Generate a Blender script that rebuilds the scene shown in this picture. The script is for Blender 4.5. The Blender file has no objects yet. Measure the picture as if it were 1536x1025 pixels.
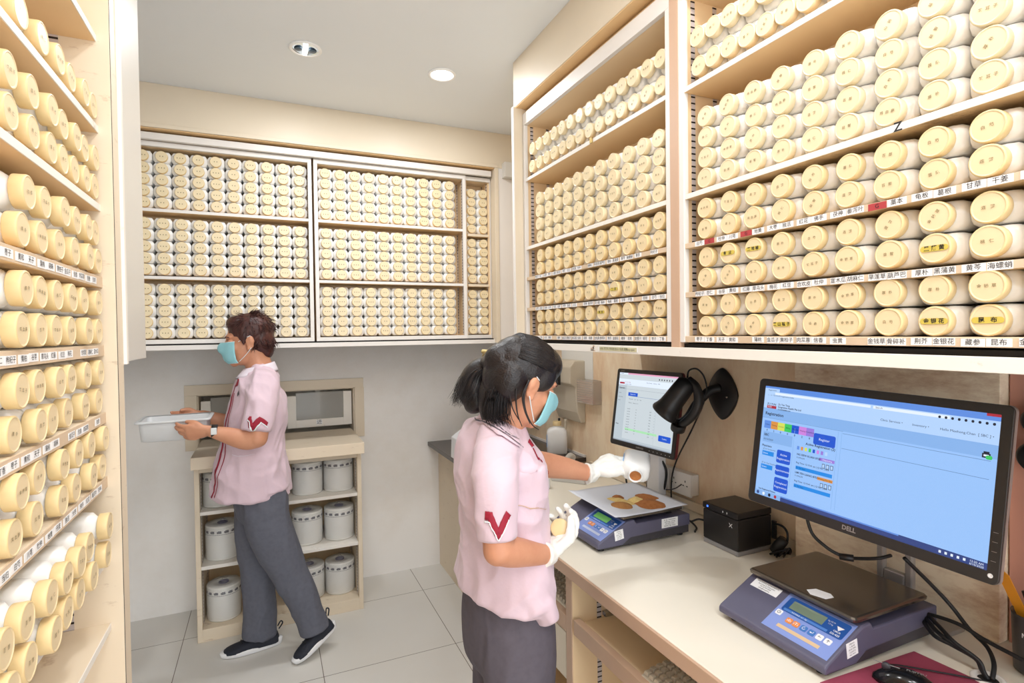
import bpy, math, random
from mathutils import Vector, Matrix, Euler, noise
PI = math.pi
rnd = random.Random(7)
scene = bpy.context.scene
COL = scene.collection
# ------------------------------------------------------------------ camera
F_PX, YAW, PITCH, ROLL = 825.0216, 0.419432629, -0.0181737733, -0.0129647108
EYE = 1.5
cam_d = bpy.data.cameras.new('camera'); cam = bpy.data.objects.new('camera', cam_d); COL.objects.link(cam)
cam_d.sensor_fit = 'HORIZONTAL'; cam_d.sensor_width = 36.0; cam_d.lens = 36.0 * F_PX / 1536.0
cam_d.clip_start = 0.02; cam_d.clip_end = 60
_f = Vector((math.sin(YAW) * math.cos(PITCH), math.cos(YAW) * math.cos(PITCH), math.sin(PITCH)))
_r = Vector((math.cos(YAW), -math.sin(YAW), 0)); _u = _r.cross(_f)
_r2 = _r * math.cos(ROLL) + _u * math.sin(ROLL); _u2 = -_r * math.sin(ROLL) + _u * math.cos(ROLL)
cam.matrix_world = Matrix(((_r2.x, _u2.x, -_f.x, 0), (_r2.y, _u2.y, -_f.y, 0), (_r2.z, _u2.z, -_f.z, EYE), (0, 0, 0, 1)))
scene.camera = cam
# ------------------------------------------------------------------ world, light, exposure
scene.view_settings.view_transform = 'Standard'; scene.view_settings.look = 'None'
scene.view_settings.gamma = 1.0; scene.view_settings.use_curve_mapping = False
scene.view_settings.exposure = 0.06
wd = bpy.data.worlds.new('world'); scene.world = wd; wd.use_nodes = True
bg = wd.node_tree.nodes['Background']; bg.inputs[0].default_value = (0.90, 0.96, 1.0, 1); bg.inputs[1].default_value = 2.9
CEIL = 2.63
DOWNLIGHTS = [(0.162, 2.333), (0.724, 2.339), (0.162, 1.1), (0.74, 0.80), (0.162, 0.1), (0.60, -0.05), (0.162, -1.0), (0.60, -1.0)]
LAMP_W = 4.0
FILL_W = 3.0
for i, (lx, ly) in enumerate(DOWNLIGHTS):
    ld = bpy.data.lights.new('downlight_bulb', 'AREA'); ld.shape = 'DISK'; ld.size = 0.10; ld.energy = LAMP_W * (1.6 if i < 2 else 1.0)
    ld.color = (0.95, 0.975, 1.0)
    lo = bpy.data.objects.new('downlight_bulb', ld); COL.objects.link(lo); lo.location = (lx, ly, CEIL - 0.012)
ld = bpy.data.lights.new('fill_panel_light', 'AREA'); ld.shape = 'RECTANGLE'; ld.size = 1.15; ld.size_y = 0.55; ld.energy = FILL_W  # added fill light, unseen above the camera, brightens the front faces
ld.color = (0.95, 0.975, 1.0)
lo = bpy.data.objects.new('fill_panel_light', ld); COL.objects.link(lo); lo.location = (0.36, -0.45, CEIL - 0.03)
# ------------------------------------------------------------------ materials
MATS = {}
def newmat(name):
    m = bpy.data.materials.new(name); m.use_nodes = True
    return m, m.node_tree.nodes, m.node_tree.links, m.node_tree.nodes['Principled BSDF']
def srgb(r, g, b):
    f = lambda c: (c / 255 / 12.92) if c / 255 <= 0.04045 else ((c / 255 + 0.055) / 1.055) ** 2.4
    return (f(r), f(g), f(b), 1.0)
def mat(name, rgb, rough=0.5, metal=0.0, var=0.0, vscale=8.0, bump=0.0, bscale=60.0, spec=0.5, alpha=1.0, trans=0.0, emit=None, estr=1.0, sheen=0.0, rgb2=None, coord='Object', sss=0.0):
    """plain procedural material: base colour with noise variation and a little bump"""
    m, N, L, P = newmat(name)
    c = srgb(*rgb); P.inputs['Base Color'].default_value = c
    P.inputs['Roughness'].default_value = rough; P.inputs['Metallic'].default_value = metal
    P.inputs['Specular IOR Level'].default_value = spec
    P.inputs['Alpha'].default_value = alpha; P.inputs['Transmission Weight'].default_value = trans
    if sheen: P.inputs['Sheen Weight'].default_value = sheen
    if sss:
        P.inputs['Subsurface Weight'].default_value = sss; P.inputs['Subsurface Radius'].default_value = (0.01, 0.005, 0.003)
    if emit:
        P.inputs['Emission Color'].default_value = srgb(*emit); P.inputs['Emission Strength'].default_value = estr
    tc = N.new('ShaderNodeTexCoord')
    if var or rgb2:
        n = N.new('ShaderNodeTexNoise'); n.inputs['Scale'].default_value = vscale; n.inputs['Detail'].default_value = 5
        L.new(tc.outputs[coord], n.inputs['Vector'])
        mx = N.new('ShaderNodeMix'); mx.data_type = 'RGBA'
        mx.inputs[6].default_value = c
        c2 = srgb(*rgb2) if rgb2 else tuple(x * (1 - var) for x in c[:3]) + (1,)
        mx.inputs[7].default_value = c2
        cr = N.new('ShaderNodeMapRange'); cr.inputs[1].default_value = 0.42; cr.inputs[2].default_value = 0.7
        L.new(n.outputs[0], cr.inputs[0]); L.new(cr.outputs[0], mx.inputs[0]); L.new(mx.outputs[2], P.inputs['Base Color'])
    if bump:
        n2 = N.new('ShaderNodeTexNoise'); n2.inputs['Scale'].default_value = bscale; n2.inputs['Detail'].default_value = 4
        L.new(tc.outputs['Object'], n2.inputs['Vector'])
        b = N.new('ShaderNodeBump'); b.inputs['Strength'].default_value = bump; b.inputs['Distance'].default_value = 0.004
        L.new(n2.outputs[0], b.inputs['Height']); L.new(b.outputs[0], P.inputs['Normal'])
    MATS[name] = m
    return m
def stained(name, rgb, stain, amount, lo, hi, scale=3.0, rough=0.6, stretch=(1, 1, 1)):
    m, N, L, P = newmat(name)
    P.inputs['Roughness'].default_value = rough
    tc = N.new('ShaderNodeTexCoord'); mp = N.new('ShaderNodeMapping'); mp.inputs['Scale'].default_value = stretch
    L.new(tc.outputs['Object'], mp.inputs[0])
    n = N.new('ShaderNodeTexNoise'); n.inputs['Scale'].default_value = scale; n.inputs['Detail'].default_value = 9; n.inputs['Roughness'].default_value = 0.72
    L.new(mp.outputs[0], n.inputs['Vector'])
    r = N.new('ShaderNodeMapRange'); r.inputs[1].default_value = lo; r.inputs[2].default_value = hi; r.inputs[4].default_value = amount
    L.new(n.outputs[0], r.inputs[0])
    mx = N.new('ShaderNodeMix'); mx.data_type = 'RGBA'; mx.inputs[6].default_value = srgb(*rgb); mx.inputs[7].default_value = srgb(*stain)
    L.new(r.outputs[0], mx.inputs[0]); L.new(mx.outputs[2], P.inputs['Base Color'])
    b = N.new('ShaderNodeBump'); b.inputs['Strength'].default_value = 0.08; b.inputs['Distance'].default_value = 0.003
    L.new(n.outputs[0], b.inputs['Height']); L.new(b.outputs[0], P.inputs['Normal'])
    MATS[name] = m
def emis(name, rgb, s):
    m, N, L, P = newmat(name)
    P.inputs['Base Color'].default_value = (0.01, 0.01, 0.01, 1); P.inputs['Roughness'].default_value = 0.25
    P.inputs['Emission Color'].default_value = srgb(*rgb); P.inputs['Emission Strength'].default_value = s
    MATS[name] = m
mat('laminate', (232, 218, 196), 0.42, var=0.05, vscale=2.5, spec=0.4)
mat('laminate_in', (240, 211, 170), 0.5, var=0.06, vscale=3)  # inside copy of laminate, warmed to carry the orange shade of the interiors
stained('laminate_worn', (232, 216, 192), (150, 108, 66), 0.75, 0.60, 0.78, 14, 0.5, (1, 1, 3))
mat('shelf_wood_shade', (240, 202, 150), 0.5, var=0.06, vscale=3)  # shelf wood with the peach shade of its undersides put into the colour
stained('shelf_wood_worn', (228, 196, 150), (96, 66, 40), 0.8, 0.52, 0.74, 12, 0.6)
mat('cap_pale', (238, 220, 182), 0.3, var=0.02, vscale=20)
mat('white_frame', (236, 231, 226), 0.4, var=0.03, vscale=5)
stained('white_worn', (243, 238, 230), (150, 120, 90), 0.7, 0.62, 0.8, 16, 0.5)
mat('edge_tan', (222, 198, 170), 0.5, var=0.12, vscale=14)
mat('door_white', (220, 216, 209), 0.35, var=0.03, vscale=2)
mat('ceiling_paint', (240, 244, 248), 0.9, var=0.02, vscale=1.5)
stained('wall_paint', (246, 243, 240), (226, 216, 203), 0.55, 0.45, 0.85, 2.2, 0.75)
stained('wall_stained', (252, 232, 202), (212, 156, 104), 0.75, 0.44, 0.80, 3.2, 0.7, (1, 1.5, .6))
stained('panel_stained', (250, 232, 204), (180, 122, 70), 0.95, 0.47, 0.74, 5.0, 0.7, (1, .8, 2.2))
mat('wall_red', (206, 150, 132), 0.7, var=0.1, vscale=4)
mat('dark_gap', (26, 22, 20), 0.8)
mat('desk_top', (247, 239, 222), 0.33, var=0.04, vscale=3)
mat('desk_edge', (206, 172, 146), 0.45, var=0.06, vscale=6)
mat('steel', (176, 176, 178), 0.25, metal=1.0)
mat('brass', (196, 170, 110), 0.3, metal=1.0)
mat('black', (30, 29, 31), 0.42, bump=0.02, bscale=300)
mat('black_gloss', (22, 22, 25), 0.16)
mat('black_rubber', (24, 24, 26), 0.55)
mat('cap_cream', (238, 217, 176), 0.34, var=0.03, vscale=20, sss=0.05)
mat('cap_side', (236, 209, 156), 0.34, var=0.04, vscale=40)
mat('jar_white', (243, 242, 240), 0.28, var=0.02, vscale=10)
mat('cap_ink', (150, 132, 96), 0.6)
mat('ink', (34, 32, 34), 0.6)
mat('pill_yellow', (214, 192, 86), 0.5)
mat('paper', (246, 246, 248), 0.7)
mat('paper_red', (178, 62, 66), 0.7)
def track_mat():
    m, N, L, P = newmat('track'); tc = N.new('ShaderNodeTexCoord'); s = N.new('ShaderNodeSeparateXYZ'); L.new(tc.outputs['Object'], s.inputs[0])
    a = N.new('ShaderNodeMath'); a.operation = 'MULTIPLY'; a.inputs[1].default_value = 1 / 0.0165; L.new(s.outputs[2], a.inputs[0])
    b = N.new('ShaderNodeMath'); b.operation = 'FRACT'; L.new(a.outputs[0], b.inputs[0])
    c = N.new('ShaderNodeMath'); c.operation = 'GREATER_THAN'; c.inputs[1].default_value = 0.74; L.new(b.outputs[0], c.inputs[0])
    mx = N.new('ShaderNodeMix'); mx.data_type = 'RGBA'; mx.inputs[6].default_value = srgb(206, 198, 200); mx.inputs[7].default_value = srgb(28, 24, 24)
    L.new(c.outputs[0], mx.inputs[0]); L.new(mx.outputs[2], P.inputs['Base Color']); P.inputs['Roughness'].default_value = 0.4; P.inputs['Metallic'].default_value = 0.2
    MATS['track'] = m
track_mat()
def tile_mat():
    m, N, L, P = newmat('floor_tile'); tc = N.new('ShaderNodeTexCoord')
    mp = N.new('ShaderNodeMapping'); mp.inputs['Location'].default_value = (-0.2, -2.515, 0); L.new(tc.outputs['Object'], mp.inputs[0])
    s = N.new('ShaderNodeSeparateXYZ'); L.new(mp.outputs[0], s.inputs[0])
    outs = []
    for k, pitch in ((0, 0.6035), (1, 0.606)):
        a = N.new('ShaderNodeMath'); a.operation = 'DIVIDE'; a.inputs[1].default_value = pitch; L.new(s.outputs[k], a.inputs[0])
        b = N.new('ShaderNodeMath'); b.operation = 'PINGPONG'; b.inputs[1].default_value = 0.5; L.new(a.outputs[0], b.inputs[0])
        c = N.new('ShaderNodeMath'); c.operation = 'LESS_THAN'; c.inputs[1].default_value = 0.0026; L.new(b.outputs[0], c.inputs[0]); outs.append(c)
    mxx = N.new('ShaderNodeMath'); mxx.operation = 'MAXIMUM'; L.new(outs[0].outputs[0], mxx.inputs[0]); L.new(outs[1].outputs[0], mxx.inputs[1])
    n = N.new('ShaderNodeTexNoise'); n.inputs['Scale'].default_value = 2.2; n.inputs['Detail'].default_value = 6; L.new(tc.outputs['Object'], n.inputs['Vector'])
    m0 = N.new('ShaderNodeMix'); m0.data_type = 'RGBA'; m0.inputs[6].default_value = srgb(226, 224, 220); m0.inputs[7].default_value = srgb(218, 214, 206); L.new(n.outputs[0], m0.inputs[0])
    m1 = N.new('ShaderNodeMix'); m1.data_type = 'RGBA'; m1.inputs[7].default_value = srgb(104, 92, 80)
    L.new(mxx.outputs[0], m1.inputs[0]); L.new(m0.outputs[2], m1.inputs[6]); L.new(m1.outputs[2], P.inputs['Base Color'])
    P.inputs['Roughness'].default_value = 0.32
    MATS['floor_tile'] = m
tile_mat()
# ------------------------------------------------------------------ mesh builder
def V(*a): return Vector(a)
class MB:
    def __init__(s): s.v = []; s.f = []; s.mi = []; s.sm = []; s.mats = []
    def mid(s, m):
        if m not in s.mats: s.mats.append(m)
        return s.mats.index(m)
    def add(s, vs, fs, m, smooth=False, M=None):
        o = len(s.v); k = s.mid(m)
        s.v.extend([(M @ Vector(p)) if M is not None else Vector(p) for p in vs])
        for f in fs: s.f.append(tuple(i + o for i in f)); s.mi.append(k); s.sm.append(smooth)
        return s
    def box(s, x0, x1, y0, y1, z0, z1, m, M=None):
        vs = [(x, y, z) for z in (z0, z1) for y in (y0, y1) for x in (x0, x1)]
        return s.add(vs, [(0, 2, 3, 1), (4, 5, 7, 6), (0, 1, 5, 4), (2, 6, 7, 3), (0, 4, 6, 2), (1, 3, 7, 5)], m, False, M)
    def prism(s, poly, axis, a, b, m, M=None, smooth=False):
        """poly: 2D points in the two axes other than `axis` (in xyz order); extruded from a to b"""
        n = len(poly)
        def mk(p, t):
            q = list(p); q.insert(axis, t); return tuple(q)
        vs = [mk(p, a) for p in poly] + [mk(p, b) for p in poly]
        area = sum(poly[i][0] * poly[(i + 1) % n][1] - poly[(i + 1) % n][0] * poly[i][1] for i in range(n))
        fl = (area > 0) ^ (axis == 1)
        if b < a: fl = not fl
        bot = tuple(range(n - 1, -1, -1)); top = tuple(range(n, 2 * n))
        sd = [(i, (i + 1) % n, n + (i + 1) % n, n + i) for i in range(n)]
        fs = [bot, top] + sd
        if not fl: fs = [tuple(reversed(f)) for f in fs]
        return s.add(vs, fs, m, smooth, M)
    def rings(s, R, m, smooth=True, cap0=True, cap1=True, M=None):
        n = len(R[0]); vs = [p for r in R for p in r]; fs = []
        for i in range(len(R) - 1):
            for j in range(n):
                k = (j + 1) % n
                fs.append((i * n + j, i * n + k, (i + 1) * n + k, (i + 1) * n + j))
        if cap0: fs.append(tuple(range(n - 1, -1, -1)))
        if cap1: fs.append(tuple(range((len(R) - 1) * n, len(R) * n)))
        return s.add(vs, fs, m, smooth, M)
    def lathe(s, prof, m, n=24, M=None, smooth=True, cap0=True, cap1=True):
        """prof: (r, z) list, along z"""
        R = [[(max(r, 1e-5) * math.cos(2 * PI * j / n), max(r, 1e-5) * math.sin(2 * PI * j / n), z) for j in range(n)] for r, z in prof]
        return s.rings(R, m, smooth, cap0, cap1, M)
    def tube(s, pts, r, m, n=8, spline=True, M=None, sub=6):
        P = catmull(pts, sub) if spline and len(pts) > 2 else [Vector(p) for p in pts]
        R = []; N = None
        for i, p in enumerate(P):
            t = (P[min(i + 1, len(P) - 1)] - P[max(i - 1, 0)]).normalized()
            if N is None: N = t.orthogonal().normalized()
            N = (N - t * N.dot(t)).normalized(); B = t.cross(N)
            rr = r if not callable(r) else r(i / (len(P) - 1))
            R.append([p + N * (rr * math.cos(2 * PI * j / n)) + B * (rr * math.sin(2 * PI * j / n)) for j in range(n)])
        return s.rings(R, m, True, True, True, M)
    def text(s, body, size, m, M, align='CENTER', thick=0.0, bold=0.0):
        vs, fs = text_geo(body, align, bold)
        return s.add([(v[0] * size, v[1] * size, thick) for v in vs], fs, m, False, M)
    def build(s, name, parent=None, local=False, bevel=0.0, sub=0, segs=2):
        me = bpy.data.meshes.new(name); me.from_pydata([tuple(v) for v in s.v], [], s.f)
        for k in s.mats: me.materials.append(MATS[k])
        me.polygons.foreach_set('material_index', s.mi); me.polygons.foreach_set('use_smooth', s.sm); me.update()
        o = bpy.data.objects.new(name, me); COL.objects.link(o)
        if parent is not None:
            o.parent = parent
            if not local: o.matrix_parent_inverse = wmat(parent).inverted()
        if bevel:
            b = o.modifiers.new('bevel', 'BEVEL'); b.width = bevel; b.segments = segs; b.limit_method = 'ANGLE'; b.angle_limit = 0.7
        if sub:
            q = o.modifiers.new('sub', 'SUBSURF'); q.levels = sub; q.render_levels = sub
        return o
def wmat(o):
    M = o.matrix_basis.copy()
    if o.parent: return wmat(o.parent) @ o.matrix_parent_inverse @ M
    return M
def catmull(pts, sub=6):
    P = [Vector(p) for p in pts]; P = [P[0] * 2 - P[1]] + P + [P[-1] * 2 - P[-2]]; out = []
    for i in range(1, len(P) - 2):
        a, b, c, d = P[i - 1], P[i], P[i + 1], P[i + 2]
        for k in range(sub):
            t = k / sub
            out.append(0.5 * ((2 * b) + (c - a) * t + (2 * a - 5 * b + 4 * c - d) * t * t + (3 * b - a - 3 * c + d) * t ** 3))
    out.append(P[-2]); return out
_tc = {}
_side = bpy.data.scenes.new('workbench')
def baked(o):
    """mesh of an object with its modifiers applied, worked out in a side scene so it stays quick"""
    _side.collection.objects.link(o); vl = _side.view_layers[0]; vl.update()
    me = bpy.data.meshes.new_from_object(o.evaluated_get(vl.depsgraph)); _side.collection.objects.unlink(o)
    return me
def text_geo(body, align='CENTER', bold=0.0):
    key = (body, align, bold)
    if key not in _tc:
        c = bpy.data.curves.new('t', 'FONT'); c.body = body; c.align_x = align; c.align_y = 'CENTER'; c.resolution_u = 2; c.offset = bold
        o = bpy.data.objects.new('t', c); me = baked(o)
        _tc[key] = ([tuple(v.co) for v in me.vertices], [tuple(p.vertices) for p in me.polygons])
        bpy.data.meshes.remove(me); bpy.data.objects.remove(o); bpy.data.curves.remove(c)
    return _tc[key]
def face_mat(origin, right, up):
    """matrix placing local x along right, y along up, z out of the face"""
    r = Vector(right).normalized(); u = Vector(up).normalized(); n = r.cross(u)
    o = Vector(origin)
    return Matrix(((r.x, u.x, n.x, o.x), (r.y, u.y, n.y, o.y), (r.z, u.z, n.z, o.z), (0, 0, 0, 1)))
def tag(o, label, cat, group=None, kind=None):
    if label: o['label'] = label
    if cat: o['category'] = cat
    if group: o['group'] = group
    if kind: o['kind'] = kind
    return o
def thing(name, label, cat, loc=(0, 0, 0), rotz=0.0, group=None):
    o = bpy.data.objects.new(name, None); COL.objects.link(o); o.location = loc; o.rotation_euler = (0, 0, rotz)
    o.empty_display_size = 0.05
    return tag(o, label, cat, group)
def struct(o):
    o['kind'] = 'structure'; return o
def dup(o, parent=None):
    c = o.copy(); COL.objects.link(c)
    if parent is not None: c.parent = parent
    for ch in list(o.children): dup(ch, c)
    return c
ORD = ['first', 'second', 'third', 'fourth', 'fifth', 'sixth', 'seventh', 'eighth', 'ninth', 'tenth', 'eleventh', 'twelfth', 'thirteenth', 'fourteenth', 'fifteenth']
# ------------------------------------------------------------------ the room shell
YB = 3.437; XR = 1.6; XL = -1.15
struct(MB().box(XL - .1, XR + .2, -1.9, YB + .1, -0.05, 0, 'floor_tile').build('floor'))
b = MB()
holes = [(x, y) for x, y in DOWNLIGHTS]
b.box(XL - .1, XR + .2, -1.9, YB + .1, CEIL, CEIL + 0.05, 'ceiling_paint'); struct(b.build('ceiling'))
b = MB()
HX0, HX1, HZ0, HZ1 = -0.353, 0.479, 0.90, 1.174
b.box(XL - .1, HX0, YB, YB + .1, 0, CEIL, 'wall_paint'); b.box(HX1, XR + .2, YB, YB + .1, 0, CEIL, 'wall_paint')
b.box(HX0, HX1, YB, YB + .1, 0, HZ0, 'wall_paint'); b.box(HX0, HX1, YB, YB + .1, HZ1, CEIL, 'wall_paint')
struct(b.build('wall_back'))
struct(MB().box(XL - .1, XL, -1.9, YB, 0, CEIL, 'wall_paint').build('wall_left'))
struct(MB().box(XR, XR + .1, -1.9, YB, 0, CEIL, 'wall_stained').build('wall_right'))
struct(MB().box(XR - .045, XR, 0.704, 1.249, 0.752, 1.428, 'panel_stained').build('trim_1', bevel=.002))
struct(MB().box(XR - .012, XR, -1.2, 0.700, 0.752, 1.428, 'wall_red').build('trim_2'))
struct(MB().box(XR - .016, XR, 1.249, 2.55, 0.752, 0.79, 'laminate_worn').build('trim_3', bevel=.002))
# bulkheads
b = MB(); b.box(XL, XR, 2.905, YB, 2.432, CEIL, 'laminate'); b.box(XL, 1.22, 2.899, 2.905, 2.432, 2.45, 'laminate'); b.box(XL, 1.2, 2.907, YB, 2.428, 2.432, 'shelf_wood_shade'); struct(b.build('trim_4', bevel=.002))  # thin bottom slab colours in the brown shade under the bulkhead
b = MB(); b.box(0.968, XR, -1.2, 2.125, 2.44, CEIL, 'laminate'); b.box(.970, 1.2, -1.2, 2.123, 2.436, 2.44, 'shelf_wood_shade'); struct(b.build('trim_5', bevel=.002))  # bottom slab again paints the shaded underside brown
b = MB(); b.box(1.22, XR, 2.905, 2.94, 1.437, 2.432, 'white_frame'); b.box(1.2, 1.222, 2.90, 3.2, 1.437, 2.432, 'laminate'); struct(b.build('trim_6', bevel=.002))
struct(MB().box(1.245, 1.5, 2.86, 2.905, 2.375, 2.46, 'door_white').build('trim_7', bevel=.003))
# hatch surround and its two sliding sashes, another room behind
b = MB(); f = .012
b.box(-.413, .532, YB - f, YB, HZ1, 1.23, 'laminate'); b.box(-.413, HX0, YB - f, YB, .874, HZ1, 'laminate'); b.box(HX1, .535, YB - f, YB, .874, HZ1, 'laminate')
b.box(HX0, HX1, YB, YB + .1, HZ1 - .006, HZ1, 'laminate'); b.box(HX0, HX0 + .006, YB, YB + .1, HZ0, HZ1, 'laminate'); b.box(HX1 - .006, HX1, YB, YB + .1, HZ0, HZ1, 'laminate')
win = struct(b.build('window_1', bevel=.0015))
mat('room_behind', (222, 216, 206), .7)
mat('hatch_glass', (196, 194, 188), .12, alpha=.45)
b = MB(); b.box(HX0, HX1, YB + .32, YB + .34, .7, 1.4, 'room_behind'); b.box(HX0, HX1, YB + .1, YB + .32, .88, HZ0, 'room_behind'); b.box(HX0 - .1, HX0, YB + .1, YB + .34, .7, 1.4, 'room_behind'); b.box(HX1, HX1 + .1, YB + .1, YB + .34, .7, 1.4, 'room_behind'); b.box(HX0, HX1, YB + .1, YB + .34, 1.35, 1.4, 'room_behind'); struct(b.build('trim_8'))
for x0, x1, yy in ((-.34, .02, YB + .03), (.103, .468, YB + .045)):
    b = MB(); w = .048; z0, z1 = .945, 1.15
    b.box(x0, x0 + w, yy, yy + .02, z0, z1 - .015, 'white_worn'); b.box(x1 - w, x1, yy, yy + .02, z0, z1, 'white_worn'); b.box(x0 + w, x1 - w, yy, yy + .02, z0, z0 + .045, 'white_worn')
    sash = b.build('window_sash', win, bevel=.0015)
    MB().box(x0 + w, x1 - w, yy + .008, yy + .012, z0 + .045, z1, 'hatch_glass').build('pane', sash)
    if x0 > 0:
        s2 = MB().box(.262, .296, yy - .001, yy, .958, .985, 'paper'); s2.text('进', .030, 'ink', face_mat((.279, yy - .0016, .971), (1, 0, 0), (0, 0, 1)))
        s2.build('notice', sash)
        MB().box(.262, .290, yy + .05, yy + .056, .985, 1.17, 'white_worn').build('mullion', win)
# ledge standing on the low cabinet
b = MB(); b.box(-.335, .455, 2.935, 3.425, .872, .93, 'laminate_worn'); lg = b.build('serving_ledge', bevel=.002)
tag(lg, 'cream worn serving ledge below the wall hatch, on top of the low cabinet', 'ledge')
# ------------------------------------------------------------------ low cabinet with plastic rolls
lc = thing('low_cabinet', 'low open cream cabinet with three shelves of wrapped plastic rolls', 'cabinet', (.06, 3.2, 0))
x0, x1, y0, y1 = -.335, .455, 3.05, 3.425
b = MB(); b.box(x0, x0 + .022, y0, y1, 0, .872, 'laminate_worn'); b.box(x1 - .022, x1, y0, y1, 0, .872, 'laminate_worn')
b.box(x0 + .022, x1 - .022, y0, y1, .83, .872, 'laminate'); b.box(x0 + .022, x1 - .022, y1 - .012, y1, 0, .83, 'laminate_in'); b.build('carcass', lc, bevel=.0015)
MB().box(x0 + .022, x1 - .022, y0, y1 - .012, 0, .062, 'laminate_worn').build('plinth', lc, bevel=.0015)
for z in (.352, .62):
    MB().box(x0 + .022, x1 - .022, y0 + .004, y1 - .012, z, z + .018, 'white_worn').build('shelf', lc, bevel=.0015)
for xx in (x0 + .023, x1 - .024):
    for yy in (3.10, 3.33): MB().box(xx, xx + .001, yy, yy + .014, .07, .82, 'track').build('shelf_track', lc)
mat('roll_plastic', (240, 238, 232), .22, var=.05, vscale=25)
mat('wrap_film', (250, 250, 252), .08, alpha=.22, bump=.8, bscale=45)
mat('roll_band', (40, 40, 62), .5)
mat('roll_core', (70, 60, 110), .6)
def plastic_roll(x, y, z, label, r=.079, h=.172, sq=0):
    t = thing('plastic_roll', label, 'roll', (x, y, z), rnd.uniform(-.4, .4), 'wrapped plastic rolls in the low cabinet')
    b = MB(); b.lathe([(r * .96, 0), (r, .004), (r, h - .006), (r * .97, h), (.026, h), (.026, h - .02), (.001, h - .02)], 'roll_plastic', 40); b.build('roll', t, local=True)
    MB().lathe([(.024, h - .019), (.024, h + .003), (.016, h + .003), (.016, h - .02)], 'roll_core', 20).build('core', t, local=True)
    b = MB(); z1 = h - .035
    n = 15
    for k in range(n):
        a = 2 * PI * k / n
        for (da, w, zz, hh) in ((0, .020, 0, .009), (.02, .016, .009, .004), (-.12, .004, .004, .006)):
            vs = []
            for q in range(5):
                aa = a + da + (q / 4 - .5) * w / r
                for zq in (z1 + zz, z1 + zz + hh): vs.append(((r + .0006) * math.cos(aa), (r + .0006) * math.sin(aa), zq))
            b.add(vs, [(2 * i, 2 * i + 2, 2 * i + 3, 2 * i + 1) for i in range(4)], 'roll_band')
    for k in range(60):
        a = 2 * PI * k / 60; w = .0045
        vs = [((r + .0006) * math.cos(a + s_ * w / r / 2), (r + .0006) * math.sin(a + s_ * w / r / 2), zz) for s_, zz in ((-1, z1 - .008), (1, z1 - .008), (1, z1 - .0045), (-1, z1 - .0045))]
        b.add(vs, [(0, 1, 2, 3)], 'roll_band')
    b.build('printed_band', t, local=True)
    # loose clear film gathered over the top
    R = []
    for i, (rr, zz) in enumerate([(r + .0015, .01), (r + .0022, h * .5), (r + .002, h - .01), (r * .93, h + .003), (r * .6, h + .007), (r * .3, h + .009), (.008, h + .016), (.003, h + .02)]):
        R.append([((rr + (.0016 * math.sin(5 * 2 * PI * j / 36 + i) if i > 2 else 0)) * math.cos(2 * PI * j / 36), (rr) * math.sin(2 * PI * j / 36), zz + (rnd.uniform(-.003, .003) if i > 2 else 0)) for j in range(36)])
    MB().rings(R, 'wrap_film', True, False, False).build('plastic_wrap', t, local=True)
for i, (x, y, z, w) in enumerate(((.188, 3.19, .639, 'top shelf, left of the right-hand pair'), (.350, 3.19, .639, 'top shelf, at the right end'), (.183, 3.19, .371, 'middle shelf, left of the right-hand pair'),
        (.350, 3.19, .371, 'middle shelf, at the right end'), (-.232, 3.17, .639, 'top shelf, half hidden behind the pink shirt'), (-.225, 3.17, .371, 'middle shelf, left end'), (-.225, 3.17, .063, 'bottom shelf, left end'), (.19, 3.21, .063, 'bottom shelf, half hidden by the grey trousers'), (.352, 3.21, .063, 'bottom shelf, at the right end'))):
    plastic_roll(x, y, z, 'wrapped white plastic roll with dark printed band, ' + w)
# ------------------------------------------------------------------ downlights
mat('lamp_white', (250, 250, 250), .4)
emis('lamp_glow', (255, 252, 244), 6.0)
mat('reflector', (210, 220, 226), .06, metal=1.0)
mat('lamp_dark', (70, 88, 104), .3)
for i, (lx, ly) in enumerate(DOWNLIGHTS[:2]):
    t = thing('ceiling_light', ('round recessed downlight with open chrome reflector, left of the two', 'round recessed downlight with frosted white disc, nearer the right cabinets')[i], 'ceiling light', (lx, ly, CEIL))
    b = MB(); b.lathe([(.050, 0), (.062, 0), (.062, -.004), (.056, -.007), (.049, -.004), (.047, 0)], 'lamp_white', 40, cap0=False, cap1=False); b.build('trim_ring', t, local=True)
    if i == 0:
        b = MB(); b.lathe([(.049, -.0035), (.030, -.001), (.001, -.001)], 'reflector', 40, cap0=False); b.build('reflector', t, local=True)
        b = MB()
        for s in (-1, 1): b.lathe([(.014, 0), (.016, .002), (.002, .003)], 'lamp_dark', 16, M=Matrix.Translation((s * .026, .004, -.0062)))
        b.build('lamp_holder', t, local=True)
        b = MB(); b.box(-.008, .008, -.038, .038, -.009, -.003, 'lamp_glow'); b.build('bulb', t, local=True)
    else:
        MB().lathe([(.047, -.004), (.02, -.0065), (.001, -.007)], 'lamp_glow', 40, cap0=False).build('diffuser', t, local=True)
for i, (lx, ly) in enumerate(DOWNLIGHTS[2:]):
    t = thing('ceiling_light', 'round recessed white downlight nearer the camera, outside the picture', 'ceiling light', (lx, ly, CEIL), 0, 'downlights over the near aisle')
    MB().lathe([(.050, 0), (.062, 0), (.062, -.004), (.056, -.007), (.049, -.004), (.047, 0)], 'lamp_white', 32, cap0=False, cap1=False).build('trim_ring', t, local=True)
    MB().lathe([(.047, -.004), (.001, -.007)], 'lamp_glow', 32, cap0=False).build('diffuser', t, local=True)
t = thing('added_fill_panel', 'flat rectangular panel added above the camera as unseen fill light', 'ceiling light', (.36, -.45, CEIL))  # body of the added fill light, not a known fitting of the room
MB().box(-.6, .6, -.3, .3, -.02, 0, 'lamp_white').build('housing', t, local=True)
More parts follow.
